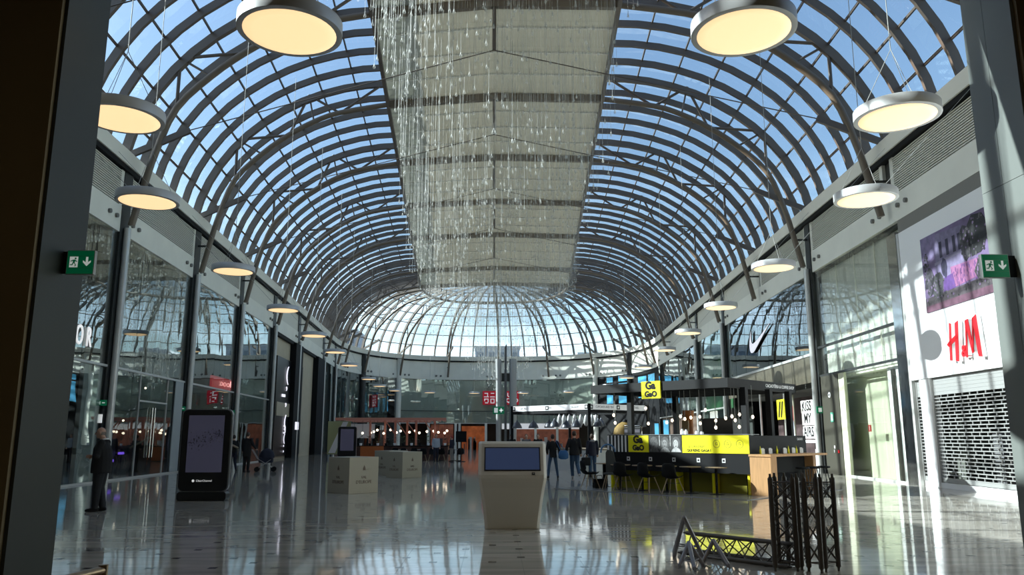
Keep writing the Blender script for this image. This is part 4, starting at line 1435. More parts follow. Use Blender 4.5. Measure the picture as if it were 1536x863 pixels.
# queue rail in the near corner
RAILM = mat('brushed_rail', (0.32, 0.24, 0.15), 0.3, 0.8)
qr = thing('hand_rail', 'brushed metal handrail with glass infill at the foot of the dark pier', 'railing', (-1.87, 4.0, 0))
for x, y in ((0, 0), (-.28, -1.4)):
    MB().tube([(x, y, 0), (x, y, .95)], .022, 12).build('post', RAILM, qr)
    MB().lathe([(.06, 0), (.06, .012)], 16, cx=x, cy=y).build('foot_plate', RAILM, qr)
MB().tube([(0, 0, .925), (-.28, -1.4, .925)], .020, 10).build('top_rail', RAILM, qr)
MB().bar((-.012, -.06, .48), (-.268, -1.34, .48), .01, .72).build('infill_pane', SHOPG, qr)

# slim masts below the drops
MS = mat('mast_grey', (0.42, 0.43, 0.43), 0.4, 0.3)
ms = thing('mast_cluster', 'cluster of two silver masts and one darker fin on the hall axis', 'mast', (0.85, 59.5, 0))
MB().tube([(-.50, 0, 0), (-.52, 0, 5.9), (-.54, 0, 7.37)], [.2, .21, .23], 14).build('mast', MS, ms)
MB().tube([(.55, 0, 0), (.56, 0, 7.37)], [.27, .29], 14).build('mast', MS, ms)
MB().prism([(-.09, -.25), (.09, -.25), (.09, .1), (-.09, .1)], 0, 8.1).build('fin', mat('fin_grey', (.12, .125, .13), .4), ms)
MB().hexa([(-.09, -.25, 8.1), (.09, -.25, 8.1), (.09, .1, 8.1), (-.09, .1, 8.1)], [(-.09, -.25, 8.2), (.09, -.25, 8.55), (.09, .1, 8.55), (-.09, .1, 8.2)]).build('fin_tip', MATS['fin_grey'], ms)
MB().box(-.3, .35, -.1, .1, 5.7, 6.3).build('junction_box', DARK, ms)
exs = MB().box(-.05, .05, -.05, .3, .2, .3).build('sign_arm', DARK, ms, 'green exit sign')
exs.location = (-.5, -.5, 3.25)
MB().box(-.45, .40, -.06, .06, 0, .55).build('sign_case', GREEN, exs)
MB().box(-.35, -.08, -.07, -.06, .1, .45).build('door_pictogram', EXW, exs)
MB().box(.02, .32, -.07, -.06, .23, .32).build('arrow', EXW, exs)
MB().box(.12, .22, -.07, -.06, .12, .43).build('arrow', EXW, exs)
# ================================================================ the dark cafe with yellow panels
CP = Vector((6.83, 21.9, 0))
CU, CV = Vector((.69, -.725, 0)).normalized(), Vector((.725, .69, 0)).normalized()
def cs(s, t, z):
    """s along the counter front (0 at the near corner), t behind it"""
    return CP + CU * s + CV * t + Vector((0, 0, z))
def cbox(s0, s1, t0, t1, z0, z1):
    return MB().hexa([cs(s0, t0, z0), cs(s1, t0, z0), cs(s1, t1, z0), cs(s0, t1, z0)], [cs(s0, t0, z1), cs(s1, t0, z1), cs(s1, t1, z1), cs(s0, t1, z1)])
FM = lambda s, z, t=-.003: frame(cs(s, t, z), CU, (0, 0, 1))
RM = lambda t, z, s=.203: frame(cs(s, t, z), CV, (0, 0, 1))
CHAR = mat('charcoal_board', (0.0085, 0.009, 0.0098), 0.6, spec=0.25)
ct = thing('cafe_counter', 'black cafe counter with yellow and photo panels and a dark plinth', 'counter', (0, 0, 0))
cbox(-4.70, .20, 0, .25, .56, 1.10).build('front_panel', MATTE, ct)
cbox(-4.62, .12, .35, .9, 0, .56).build('plinth', mat('plinth_yellow', (.24, .22, .01), .5), ct)
for s in (-4.6, -3.4, -2.2, -1.0, .1):
    cbox(s - .03, s + .03, .05, .35, 0, .56).build('plinth_rib', YEL, ct)
cbox(-4.70, .20, 0, .12, 1.10, 1.62).build('upper_panel', CHAR, ct)
cbox(-4.72, .22, -.03, .55, 1.62, 1.64).build('ledge', mat('ledge_metal', (.3, .3, .3), .3, .5), ct)
cbox(-4.70, .2, .35, 1.15, .56, 1.0).build('work_shelf', CHAR, ct)
# striped field
cbox(-4.70, -3.88, -.012, 0, 1.11, 1.61).build('white_field', WHITE, ct)
for k in range(6):
    s = -4.62 + k * .135
    cbox(s, s + .068, -.016, -.012, 1.11, 1.61).build('black_stripe', BLACK, ct)
lf = cbox(-3.87, -3.12, -.015, 0, 1.11, 1.61).build('yellow_field', YEL, ct)
def gagao(M_, size, parent):
    text('lettering', 'Ga', size, BLACK, parent, M_ @ Matrix.Translation((-.01, size * .40, 0)), .003, bold=size * .05, sx=1.0)
    text('lettering', 'GaO', size * .72, BLACK, parent, M_ @ Matrix.Translation((0, -size * .42, 0)), .003, bold=size * .042, sx=1.0)
gagao(FM(-3.50, 1.36, -.018), .30, ct)
# three black and white portraits: plain printed shapes
cbox(-3.10, -1.95, -.012, 0, 1.11, 1.61).build('photo_field', mat('photo_dark', (.03, .03, .03), .5, noise=.5, scale=12), ct)
GR = [mat('photo_grey_%d' % i, (v, v, v), .5, noise=.35, scale=16) for i, v in enumerate((.09, .22, .42))]
def fpoly(poly, s, z, d, m, nm):
    MB().prism(poly, 0, .002, FM(s, z, -.012 - d)).build(nm, m, ct)
def ell(cx, cy, rx, ry, n=16):
    return [(cx + rx * math.cos(2 * PI * i / n), cy + ry * math.sin(2 * PI * i / n)) for i in range(n)]
for s, tone in ((-2.92, 0), (-2.53, 1), (-2.14, 2)):
    fpoly(ell(0, .0, .15, .19), s, 1.38, .002, GR[0], 'printed_hair')
    fpoly(ell(-.01, -.02, .085, .125), s, 1.38, .0042, GR[tone] if tone else GR[0], 'printed_face')
    fpoly([(-.17, -.25), (.17, -.25), (.12, -.16), (.04, -.13), (-.05, -.13), (-.13, -.17)], s, 1.38, .003, GR[tone], 'printed_shoulders')
    for dx in (-.045, .03):
        fpoly(ell(dx, .01, .016, .009, 8), s, 1.38, .0062, BLACK, 'printed_eye')
    fpoly(ell(-.01, -.085, .03, .01, 8), s, 1.38, .0062, BLACK, 'printed_mouth')
for s in (-2.72, -2.34):
    cbox(s - .012, s + .012, -.017, -.012, 1.3, 1.61).build('printed_highlight', GR[2], ct)
cbox(-1.93, .20, -.015, 0, 1.11, 1.61).build('yellow_field', YEL, ct)
GRB = mat('dark_olive_print', (.10, .09, .01), .5)
text('lettering', 'LE CHOCOLAT', .085, GRB, ct, FM(-1.45, 1.29, -.017), .001)
text('lettering', 'QUI REND GAGA !', .095, BLACK, ct, FM(-1.38, 1.18, -.017), .001, bold=.003)
for s in (-.80, -.45, -.08):
    text('emblem_letter', 'G', .11, GRB, ct, FM(s, 1.37, -.017), .001)
    mb = MB()
    for i in range(24):
        a0, a1 = 2 * PI * i / 24, 2 * PI * (i + 1) / 24
        mb.prism([(.11 * math.cos(a0), .11 * math.sin(a0)), (.11 * math.cos(a1), .11 * math.sin(a1)), (.10 * math.cos(a1), .10 * math.sin(a1)), (.10 * math.cos(a0), .10 * math.sin(a0))], 0, .001, FM(s, 1.37, -.017))
    mb.build('emblem_ring', GRB, ct)
for s in (-3.89, -3.07, -2.24, -1.41, -.60):
    p_ = cbox(s - .055, s + .055, -.012, 0, .85, .97).build('number_plate', mat('plate_grey', (.6, .6, .6), .5), ct)
    MB().box(-.025, .025, -.025, .025, 0, .004, FM(s, .91, -.012)).build('symbol', CHAR, ct)
# the return of the counter and its oak bar
cbox(.08, .2, .12, 3.45, .56, 1.60).build('side_panel', CHAR, ct)
cbox(.0, .12, .12, 3.45, 0, .56).build('side_plinth', MATTE, ct)
text('lettering', 'GAGAO', .10, WHITE, ct, RM(3.05, 1.50), .001)
ob = thing('oak_bar', 'pale oak bar with solid end panel against the side of the black counter', 'counter', (0, 0, 0))
cbox(.21, .86, -.10, 3.4, 1.04, 1.10).build('bar_top', WOOD, ob)
cbox(.23, .84, -.08, .25, 0, 1.04).build('end_panel', WOOD, ob)
cbox(.23, .5, 3.2, 3.36, 0, 1.04).build('far_leg', WOOD, ob)
rb_ = random.Random(9)
COND = [('mustard_bottle', 'small yellow sauce bottle on the oak bar', YEL), ('napkin_box', 'small white napkin box on the oak bar', WHITE)]
for k, (t_, i) in enumerate(((.30, 0), (.42, 1), (.85, 1), (1.25, 0), (1.72, 1), (1.95, 0), (2.25, 1), (2.45, 0), (2.75, 1))):
    nm, lab, m = COND[i]
    c = cs(.36, t_, 1.10)
    t = thing(nm, '%s, %s from its near end' % (lab, ORD[k]), 'bottle' if i == 0 else 'box', tuple(c), 0, 'table things along the oak bar')
    if i == 0:
        MB().lathe([(.03, 0), (.032, .1), (.012, .15), (.01, .19)], 10).build('bottle_body', m, t)
        MB().lathe([(.008, .19), (.003, .22)], 8).build('nozzle', m, t)
    else:
        MB().box(-.05, .05, -.04, .04, 0, .14).build('box_body', m, t)
        MB().box(-.035, .035, -.01, .01, .14, .16).build('napkins', WHITE, t)
# canopy
CPC = CP
cn = thing('cafe_canopy', 'flat black canopy on dark posts above the yellow panelled cafe', 'canopy', (0, 0, 0))
def kbox(s0, s1, t0, t1, z0, z1):
    return cbox(s0, s1, t0, t1, z0, z1)
o_s, o_t = -.27, -.16
kbox(-4.95 + o_s, o_s, o_t, o_t + .12, 2.93, 3.20).build('front_fascia', CHAR, cn)
kbox(o_s - .12, o_s, o_t + .12, 4.0, 2.93, 3.20).build('side_fascia', CHAR, cn)
kbox(-4.95 + o_s, -4.83 + o_s, o_t + .12, 4.0, 2.93, 3.20).build('side_fascia', CHAR, cn)
kbox(-4.95 + o_s, o_s, 3.9, 4.0, 2.93, 3.20).build('back_fascia', CHAR, cn)
kbox(-4.83 + o_s, o_s - .12, o_t + .12, 3.9, 3.02, 3.10).build('canopy_deck', MATTE, cn)
for k in range(9):
    t0 = o_t + .35 + k * .42
    kbox(-4.83 + o_s, o_s - .12, t0, t0 + .05, 2.95, 3.02).build('deck_batten', CHAR, cn)
text('lettering', 'CACAOTÉRIA & COFFEE SHOP', .135, WHITE, cn, frame(cs(o_s + .004, 2.95, 3.07), CV, (0, 0, 1)), .002, bold=.002)
for s, t_ in ((-3.95, .25), (-.12, .45), (-.12, 1.9), (-.2, 3.3), (-2.0, 3.6), (-4.5, 3.6)):
    cbox(s - .08, s + .08, t_ - .08, t_ + .08, 0 if t_ > 1 else 1.0, 2.95).build('post', CHAR, cn)
gs = thing('yellow_fascia_sign', 'square lemon yellow sign lettered Ga Gao hung on the black canopy front', 'sign', (0, 0, 0))
GM = frame(cs(-2.84, o_t - .05, 2.96), CU, (0, 0, 1))
MB().box(-.34, .34, -.26, .26, -.05, 0, GM).build('sign_panel', YEL, gs)
gagao(GM @ Matrix.Translation((0, 0, .003)), .31, gs)
# bulbs
bs = random.Random(31)
bl = [(-4.5, .1, 2.26), (-4.45, .1, 2.02), (-3.62, .6, 2.47), (-3.75, .9, 2.0), (-2.92, .7, 2.02), (-2.72, .7, 2.08), (-2.55, .9, 2.2), (-2.33, .8, 2.12), (-2.18, .9, 2.16), (-1.93, 1.0, 2.18), (-1.8, .8, 1.98), (-1.45, 1.1, 2.06), (-1.42, .5, 2.36), (-1.22, .7, 1.85), (-1.0, .9, 2.12), (-.75, 1.0, 2.06), (-.62, .6, 2.16), (-.55, .9, 2.22), (-.35, .5, 1.86), (-.08, .8, 2.14)]
for k, (s, t_, z) in enumerate(bl):
    p_ = cs(s, t_, z)
    t = thing('bulb_lamp', 'bare bulb on a grey cord, %s along the underside of the black canopy' % (['first', 'second', 'third', 'fourth', 'fifth', 'sixth', 'seventh', 'eighth', 'ninth', 'tenth', 'eleventh', 'twelfth', 'thirteenth', 'fourteenth', 'fifteenth', 'sixteenth', 'seventeenth', 'eighteenth', 'nineteenth', 'twentieth'][k]), 'lamp', tuple(p_), 0, 'bare bulbs under the black canopy')
    MB().tube([(0, 0, .07), (0, 0, 3.02 - z)], .007, 5).build('cord', CORD, t)
    MB().lathe([(.018, .07), (.02, .03), (.03, .01)], 8).build('socket', DARK, t)
    MB().lathe([(.004, -.07), (.03, -.055), (.042, -.02), (.03, .02), (.015, .04)], 10).build('bulb', BULB, t)
# machines and stores behind the counter
def cth(name, label, cat, s, t_, z, rz=0):
    return thing(name, label, cat, tuple(cs(s, t_, z)), math.atan2(CU.y, CU.x) + rz)
fr = cth('fridge_cabinet', 'tall black rounded cabinet with white side edge behind the yellow panel', 'cabinet', -1.95, 2.3, 0)
MB().prism(rounded(1.08, 2.14, .1), -.6, 0, frame((0, -.3, 0), (1, 0, 0), (0, 0, 1))).build('cabinet_body', BLACK, fr, bevel=.01)
MB().box(-.60, -.53, -.32, .3, 0, 2.08).build('side_edge', WHITE, fr)
MB().box(-.02, -.005, -.306, -.3, .9, 1.9).build('door_gap', CHAR, fr)
cm = cth('coffee_machine', 'dark coffee machine with steel rail on the counter by the stripes', 'machine', -4.2, .85, 1.0)
MB().box(-.33, .33, -.2, .25, 0, .88).build('machine_body', CHAR, cm, bevel=.02)
MB().tube([(-.3, -.2, .92), (.3, -.2, .92), (.36, -.2, .87), (.36, -.2, .6)], .018, 8).build('cup_rail', CHROME, cm)
MB().box(-.3, .3, -.21, -.2, .70, .80).build('badge_strip', SHELFD, cm)
ro = cth('roaster_sack', 'big mustard brown rounded sack lit by the sun behind the striped panel', 'sack', -5.15, 1.5, 0)
MB().lathe([(.30, 0), (.36, .5), (.40, 1.2), (.40, 1.6), (.33, 1.86), (.2, 2.0), (.08, 2.06)], 20).build('sack_body', mat('mustard_sack', (.22, .14, .035), .8, noise=.35, scale=7), ro)
MB().tube([(.02, 0, 2.05), (.05, 0, 2.14)], [.1, .06], 8).build('tied_top', MATTE, ro)
oj = cth('orange_dispenser', 'orange display column behind the yellow panel', 'display', -3.36, 2.6, 0)
MB().lathe([(.2, 0), (.2, 1.2), (.15, 1.25), (.15, 2.2), (.19, 2.25), (.19, 2.42)], 16).build('column_body', mat('orange_brown', (.50, .16, .03), .5, noise=.3, scale=4), oj)
MB().box(-.12, .12, -.22, -.16, 1.75, 2.1).build('label_band', mat('tan_band', (.5, .36, .2), .6), oj)
for k, (s, w_) in enumerate(((-4.69, .08), (-4.31, .10))):
    tv = cth('menu_screen', ['narrow blue menu screen behind the portraits', 'wider blue menu screen behind the portraits'][k], 'screen', s, 2.7, 1.30)
    MB().box(-w_ - .03, w_ + .03, 0, .05, 0, .75 + .1 * k).build('bezel', BLACK, tv)
    MB().box(-w_, w_, -.006, 0, .03, .72 + .1 * k).build('screen', SCR, tv)
for k, (s, m, h_) in enumerate(((-1.98, WHITE, .14), (-2.12, WHITE, .16), (-1.62, WHITE, .10), (-1.45, WHITE, .08))):
    j = cth('counter_jar', ['white jar on the counter ledge above the third portrait', 'second white jar above the third portrait', 'low white cup stack on the counter ledge', 'smaller white cup stack on the counter ledge'][k], 'jar', s, .3, 1.64)
    MB().lathe([(.05, 0), (.055, h_ * .6), (.03, h_ * .85), (.03, h_)], 10).build('jar_body', m, j)
    MB().lathe([(.034, h_), (.034, h_ + .02)], 10).build('lid', DARK, j)
bk = cth('back_cabinet', 'dark back cabinet along the rear of the cafe', 'cabinet', -3.1, 3.55, 0)
MB().box(-1.3, 1.1, -.25, .25, 0, 1.45).build('cabinet_body', SHELFD, bk)
for x in (-.9, -.1, .7):
    MB().box(x - .36, x + .36, -.27, -.25, .1, 1.35).build('door', CHAR, bk)

# tables and chairs along the front
TOPM = mat('table_top_wood', (.34, .24, .15), .45)
for k, s in enumerate((-3.85, -3.05, -2.2, -1.4, -.58)):
    p_ = cs(s, -.47, 0)
    t = thing('round_table', 'round wood topped table on a black column, %s from the pushchair end' % ORD[k], 'table', tuple(p_), 0, 'tables along the black counter')
    MB().lathe([(.24, .715), (.30, .725), (.30, .745), (.02, .745)], 24).build('table_top', TOPM, t)
    MB().tube([(0, 0, .02), (0, 0, .72)], .035, 10).build('column', MATTE, t)
    MB().lathe([(.24, 0), (.24, .012), (.05, .03)], 20).build('foot', MATTE, t)
LEGW = mat('leg_wood', (.36, .27, .17), .5)
def shell_chair_meshes():
    # bucket seat: grid bent from seat into back
    rows = [(-.22, .455, .17), (-.24, .47, .20), (-.12, .445, .225), (.05, .435, .23), (.17, .455, .225), (.23, .52, .22), (.265, .62, .215), (.285, .74, .205), (.295, .82, .18), (.295, .85, .12)]
    vs, fs = [], []
    nx = 8
    for y, z, hw in rows:
        for i in range(nx + 1):
            u = -1 + 2 * i / nx
            vs.append((u * hw, y - (abs(u) ** 2.4) * (.06 if z > .55 else 0), z + (abs(u) ** 2.4) * (.05 if z < .55 else 0)))
    for r in range(len(rows) - 1):
        for i in range(nx):
            a = r * (nx + 1) + i
            fs.append((a, a + 1, a + nx + 2, a + nx + 1))
    n = len(vs)
    low = [(x, y + .018, z - .018) for x, y, z in vs]
    fs2 = [tuple(n + i for i in reversed(f)) for f in fs]
    rim = []
    R_ = len(rows)
    edge = [i for i in range(nx + 1)] + [r * (nx + 1) + nx for r in range(1, R_)] + [(R_ - 1) * (nx + 1) + i for i in range(nx - 1, -1, -1)] + [r * (nx + 1) for r in range(R_ - 2, 0, -1)]
    for a, b in zip(edge, edge[1:] + edge[:1]):
        rim.append((b, a, n + a, n + b))
    seat = MB().add(vs + low, fs + fs2 + rim, smooth=True).mesh('seat_shell', MATTE)
    legs = []
    for sx_ in (-1, 1):
        for sy_ in (-1, 1):
            legs.append(MB().tube([(sx_ * .12, sy_ * .10, .43), (sx_ * .24, sy_ * .23, 0)], [.017, .012], 8).mesh('leg', LEGW))
    cross = MB()
    cross.tube([(-.15, -.13, .30), (.15, .13, .30)], .006, 5)
    cross.tube([(.15, -.13, .30), (-.15, .13, .30)], .006, 5)
    return seat, legs, cross.mesh('wire_brace', DARK)
SEAT, LEGS, BRACE = shell_chair_meshes()
def chair(label, x, y, rz, group='black shell chairs at the cafe'):
    t = thing('shell_chair', label, 'chair', (x, y, 0), rz, group)
    link('seat_shell', SEAT, t)
    for m_ in LEGS:
        link('leg', m_, t)
    link('wire_brace', BRACE, t)
    return t
base_rz = math.atan2(CV.y, CV.x) + PI / 2      # chair back away from the counter
for k, (s, t_, dr) in enumerate(((-3.35, -.98, .1), (-2.45, -1.0, -.15), (-1.62, -1.02, .1))):
    p_ = cs(s, t_, 0)
    chair('black shell chair facing the counter, %s from the pushchair' % ORD[k], p_.x, p_.y, base_rz + dr)
chair('black shell chair standing alone at the outer end of the table row', 2.98, 24.95, PI / 2 + .25)
p_ = cs(-4.75, -.75, 0)
ot = thing('round_table', 'round table between the lone shell chair and the pushchair', 'table', (3.55, 25.7, 0), 0, 'tables along the black counter')
MB().lathe([(.24, .715), (.32, .725), (.32, .745), (.02, .745)], 24).build('table_top', TOPM, ot)
MB().box(-.07, .07, -.07, .07, 0.02, .72).build('column', MATTE, ot)
MB().lathe([(.24, 0), (.24, .012), (.05, .03)], 20).build('foot', MATTE, ot)
pc = thing('child_chair', 'tall grey child chair with wooden legs and a blue hoop', 'chair', (3.55, 24.45, 0), -.35)
MB().prism([(-.17, .0), (.20, .0), (.10, .62), (.02, .70), (-.10, .70), (-.15, .62)], -.03, .03, frame((0, .1, .48), (1, 0, 0), (0, -.12, 1))).build('padded_back', mat('coat_grey', (.06, .065, .065), .8), pc, bevel=.015)
MB().box(-.2, .2, -.2, .16, .44, .5).build('seat', mat('coat_grey', (.06, .065, .065), .8), pc, bevel=.02)
for sx_ in (-1, 1):
    for sy_ in (-1, 1):
        MB().tube([(sx_ * .12, sy_ * .10, .45), (sx_ * .23, sy_ * .2, 0)], [.017, .013], 8).build('leg', LEGW, pc)
MB().tube([(-.2 + .22 * math.cos(a) + .1, .12, 1.12 + .22 * math.sin(a)) for a in [PI * 1.05 - i * PI * 1.05 / 10 for i in range(11)]], .025, 8).build('hoop', mat('hoop_blue', (.06, .17, .35), .5), pc)
bx_ = thing('black_bag', 'black bag on the floor beneath the round table by the lone chair', 'bag', (3.3, 25.2, 0), .3)
MB().box(-.2, .2, -.12, .12, 0, .28).build('bag_body', MATTE, bx_, bevel=.03)
MB().tube([(-.1, 0, .27), (-.08, 0, .38), (.08, 0, .38), (.1, 0, .27)], .012, 6).build('handle', MATTE, bx_)
# bar stools on the side
for k, t_ in enumerate((1.1, 1.75, 2.4)):
    p_ = cs(1.15, t_, 0)
    t = thing('bar_stool', 'dark bar stool under the oak bar, %s from its solid end' % ORD[k], 'stool', tuple(p_), 0, 'bar stools at the oak bar')
    MB().lathe([(.17, .70), (.19, .72), (.18, .75), (.05, .76)], 18).build('seat', MATTE, t)
    for a in (.8, 2.36, 3.93, 5.5):
        MB().tube([(.1 * math.cos(a), .1 * math.sin(a), .71), (.21 * math.cos(a), .21 * math.sin(a), 0)], .012, 6).build('leg', DARK, t)
    MB().tube([(.17 * math.cos(2 * PI * i / 16), .17 * math.sin(2 * PI * i / 16), .25) for i in range(17)], .009, 5).build('foot_ring', DARK, t)
# low platform edge the cafe stands on
pf = structure('trim_2', 'slim grey floor mat under the cafe')
MB().hexa([cs(-5.6, -1.55, 0.001), cs(.9, -1.55, .001), cs(.9, 4.2, .001), cs(-5.6, 4.2, .001)], [cs(-5.6, -1.55, .014), cs(.9, -1.55, .014), cs(.9, 4.2, .014), cs(-5.6, 4.2, .014)]).build('mat_sheet', mat('mat_grey', (.20, .20, .20), .25), pf)

# ================================================================ second bar with white sign band
SB = thing('central_bar', 'open square bar with a white lettered sign band and black posts', 'bar', (0, 0, 0))
A_, B_, C_ = Vector((.92, 40.8, 0)), Vector((4.45, 37.2, 0)), Vector((7.6, 39.3, 0))
D_ = A_ + (C_ - B_)
def slab(pq, z0, z1, th, m, nm, out=0.0):
    p_, q_ = pq
    d = (q_ - p_).normalized()
    n_ = Vector((d.y, -d.x, 0))
    a, b = p_ + n_ * out, q_ + n_ * out
    MB().hexa([a + Vector((0, 0, z0)), b + Vector((0, 0, z0)), b - n_ * th + Vector((0, 0, z0)), a - n_ * th + Vector((0, 0, z0))],
              [a + Vector((0, 0, z1)), b + Vector((0, 0, z1)), b - n_ * th + Vector((0, 0, z1)), a - n_ * th + Vector((0, 0, z1))]).build(nm, m, SB)
BAND = mat('band_white', (.8, .8, .82), .4, emit=((1, 1, 1), .12))
for pq in ((A_, B_), (B_, C_), (C_, D_), (D_, A_)):
    slab(pq, 2.84, 3.10, .1, BAND, 'sign_band', .02)
    slab(pq, 2.70, 2.84, .3, MATTE, 'beam')
    slab(pq, .0, .95, .5, mat('bar_front', (.55, .56, .56), .5), 'bar_front', -.3)
    slab(pq, .95, 1.02, .7, mat('bar_top_wood', (.22, .17, .12), .4), 'bar_top', -.2)
for p_ in (A_, B_, C_, D_):
    MB().box(p_.x - .07, p_.x + .07, p_.y - .07, p_.y + .07, 0, 3.12).build('post', MATTE, SB)
for pq, words in (((A_, B_), ('CAFE RICCI', 'PANINI', 'SALADES')), ((B_, C_), ('CUPCAKES AND TEA', 'SMOOTHIES'))):
    d = (pq[1] - pq[0])
    n_ = Vector((d.y, -d.x, 0)).normalized()
    for k, w_ in enumerate(words):
        f = (k + .5) / len(words)
        text('lettering', w_, .15, mat('band_letters', (.1, .1, .1), .5), SB, frame(pq[0] + d * f + n_ * .03 + Vector((0, 0, 2.97)), d, (0, 0, 1)), .001, sx=.8)
    for f in (.03, .48, .97):
        M_ = frame(pq[0] + d * f + n_ * .025 + Vector((0, 0, 2.97)), d, (0, 0, 1))
        MB().box(-.1, .1, -.1, .1, 0, .006, M_).build('emblem_plate', MATTE, SB)
        MB().box(-.05, .05, -.05, .05, .006, .01, M_).build('emblem_mark', WHITE, SB)
domes = MB().lathe([(.25, 0), (.245, .05), (.20, .16), (.12, .27), (.06, .32), (.03, .40)], 20).mesh('dome_shade', mat('dome_grey', (.09, .095, .11), .35, .5))
dpos = [(1.16, 40.2, 2.0), (1.95, 39.5, 2.0), (2.75, 39.8, 2.02), (2.95, 38.9, 2.05), (3.55, 39.2, 2.0), (3.95, 38.2, 2.02), (4.1, 39.6, 2.05), (5.0, 38.2, 2.05), (5.3, 39.4, 2.1)]
for k, (x, y, z) in enumerate(dpos):
    t = thing('dome_pendant', 'grey dome pendant lamp, %s along the bar with the white sign band' % ORD[k], 'lamp', (x, y, z), 0, 'dome pendants of the central bar')
    link('dome_shade', domes, t)
    MB().tube([(0, 0, .39), (0, 0, 2.75 - z)], .012, 5).build('rod', DARK, t)
    MB().ball((0, 0, .06), .05, seg=8, rings=6).build('bulb', BULB, t)
gl_me = MB().lathe([(.03, .55), (.10, .4), (.13, .2), (.08, .02), (.03, -.03)], 12).mesh('glass_shade', mat('milk_glass', (.42, .42, .42), .2))
for k, (x, y) in enumerate(((3.3, 40.2), (3.55, 40.5), (3.8, 40.3), (4.1, 40.6), (4.4, 40.4), (4.7, 40.7), (4.95, 40.3), (5.2, 40.6))):
    t = thing('bottle_pendant', 'slim milky bottle shaped pendant lamp behind the grey domes, %s in its row' % ORD[k], 'lamp', (x, y, 2.15), 0, 'bottle pendants of the central bar')
    link('glass_shade', gl_me, t)
    MB().tube([(0, 0, .5), (0, 0, .62)], .012, 5).build('rod', DARK, t)
nb_ = thing('menu_card', 'white upright menu card on the central bar', 'card', (3.95, 37.75, 1.02), .75)
MB().box(-.16, .16, -.01, .01, 0, .42).build('card', WHITE, nb_)
MB().box(-.1, .1, -.05, .05, 0, .03).build('card_foot', DARK, nb_)
pl = thing('roof_plant', 'small dark leafy plant on top of the white sign band', 'plant', (3.2, 39.0, 2.85))
mb = MB()
for k in range(40):
    a, r, z = bs.uniform(0, 6.28), bs.uniform(.05, .4), bs.uniform(.3, .85)
    c = Vector((r * math.cos(a), r * math.sin(a), z))
    d = Vector((math.cos(a), math.sin(a), bs.uniform(-.5, .6))) * .12
    n_ = Vector((-math.sin(a), math.cos(a), 0)) * .035
    mb.hexa([c, c + d * .5 + n_, c + d, c + d * .5 - n_], [v + Vector((0, 0, .004)) for v in (c, c + d * .5 + n_, c + d, c + d * .5 - n_)])
LEAF = mat('dark_leaf', (.035, .05, .025), .6)
mb.build('leaves', LEAF, pl, kind='stuff')
MB().lathe([(.14, 0), (.18, .28), (.15, .28)], 12).build('pot', MATTE, pl)

# ================================================================ terrace cafe with salmon pergola
SAL = mat('salmon_steel', (.66, .27, .19), .55)
pg = thing('pergola', 'salmon painted pergola roof on slim posts over the far terrace cafe', 'pergola', (0, 0, 0))
MB().box(-11.2, -3.4, 56.5, 56.7, 2.72, 2.92).build('front_beam', SAL, pg)
MB().box(-11.2, -5.0, 63.4, 63.6, 2.72, 2.92).build('back_beam', SAL, pg)
for k in range(18):
    x = -11.0 + k * .42
    MB().box(x, x + .07, 56.7, 63.4, 2.76, 2.90).build('rafter', SAL, pg)
for k, x in enumerate((-8.9, -7.9, -7.1, -6.3, -5.6, -4.3)):
    MB().box(x - .07, x + .07, 57.6 + .5 * (k % 2), 57.74 + .5 * (k % 2), 0, 2.8).build('post', SAL, pg)
    if k > 1:
        MB().bar((x - .75, 57.7, 2.75), (x, 57.7, 1.75), .05, .07).build('knee_brace', SAL, pg)
bk2 = random.Random(8)
for k in range(17):
    x = -9.9 + 6.6 * k / 16 + bk2.uniform(-.15, .15)
    z = 1.95 + bk2.uniform(-.12, .16)
    y = 57.2 + bk2.uniform(0, 1.5)
    t = thing('globe_bulb', 'small warm globe bulb under the salmon pergola, %s from the pale green banner' % ORD[k], 'lamp', (x, y, z), 0, 'globe bulbs under the pergola')
    MB().ball((0, 0, 0), .085, seg=8, rings=6).build('globe', BULB, t)
    MB().tube([(0, 0, .07), (0, 0, 2.76 - z)], .01, 4).build('cord', DARK, t)
tc_ = thing('terrace_counter', 'long dark brown terrace counter with orange front below the pergola', 'counter', (0, 0, 0))
MB().box(-10.6, -3.2, 55.6, 56.2, 0, .95).build('counter_body', mat('terrace_brown', (.085, .04, .03), .6, noise=.4, scale=3), tc_)
MB().box(-9.2, -7.6, 55.5, 55.6, .05, .95).build('orange_front', mat('terrace_orange', (.50, .13, .03), .6), tc_)
MB().box(-10.7, -3.1, 55.5, 56.3, .95, 1.0).build('counter_top', MATTE, tc_)
# things on and behind the counter: cups, plants and black chairs
for k in range(12):
    x = -9.8 + k * .58 + bk2.uniform(-.04, .04)
    t = thing('potted_greenery', 'dark leafy pot plant on the terrace counter, %s from its dark end' % ORD[k], 'plant', (x, 55.9, 1.0), 0, 'pot plants on the terrace counter')
    mb = MB()
    for q in range(16):
        a, r, z = bk2.uniform(0, 6.28), bk2.uniform(0, .14), bk2.uniform(.15, .6)
        c = Vector((r * math.cos(a), r * math.sin(a), z))
        d = Vector((math.cos(a), math.sin(a), bk2.uniform(-.3, .8))) * .18
        n_ = Vector((-math.sin(a), math.cos(a), 0)) * .05
        mb.hexa([c, c + d * .5 + n_, c + d, c + d * .5 - n_], [v + Vector((0, 0, .004)) for v in (c, c + d * .5 + n_, c + d, c + d * .5 - n_)])
    mb.build('leaves', LEAF if k % 3 else mat('fresh_leaf', (.10, .16, .04), .6), t, kind='stuff')
    MB().lathe([(.08, 0), (.1, .16), (.09, .16)], 10).build('pot', WHITE if k % 2 else MATTE, t)
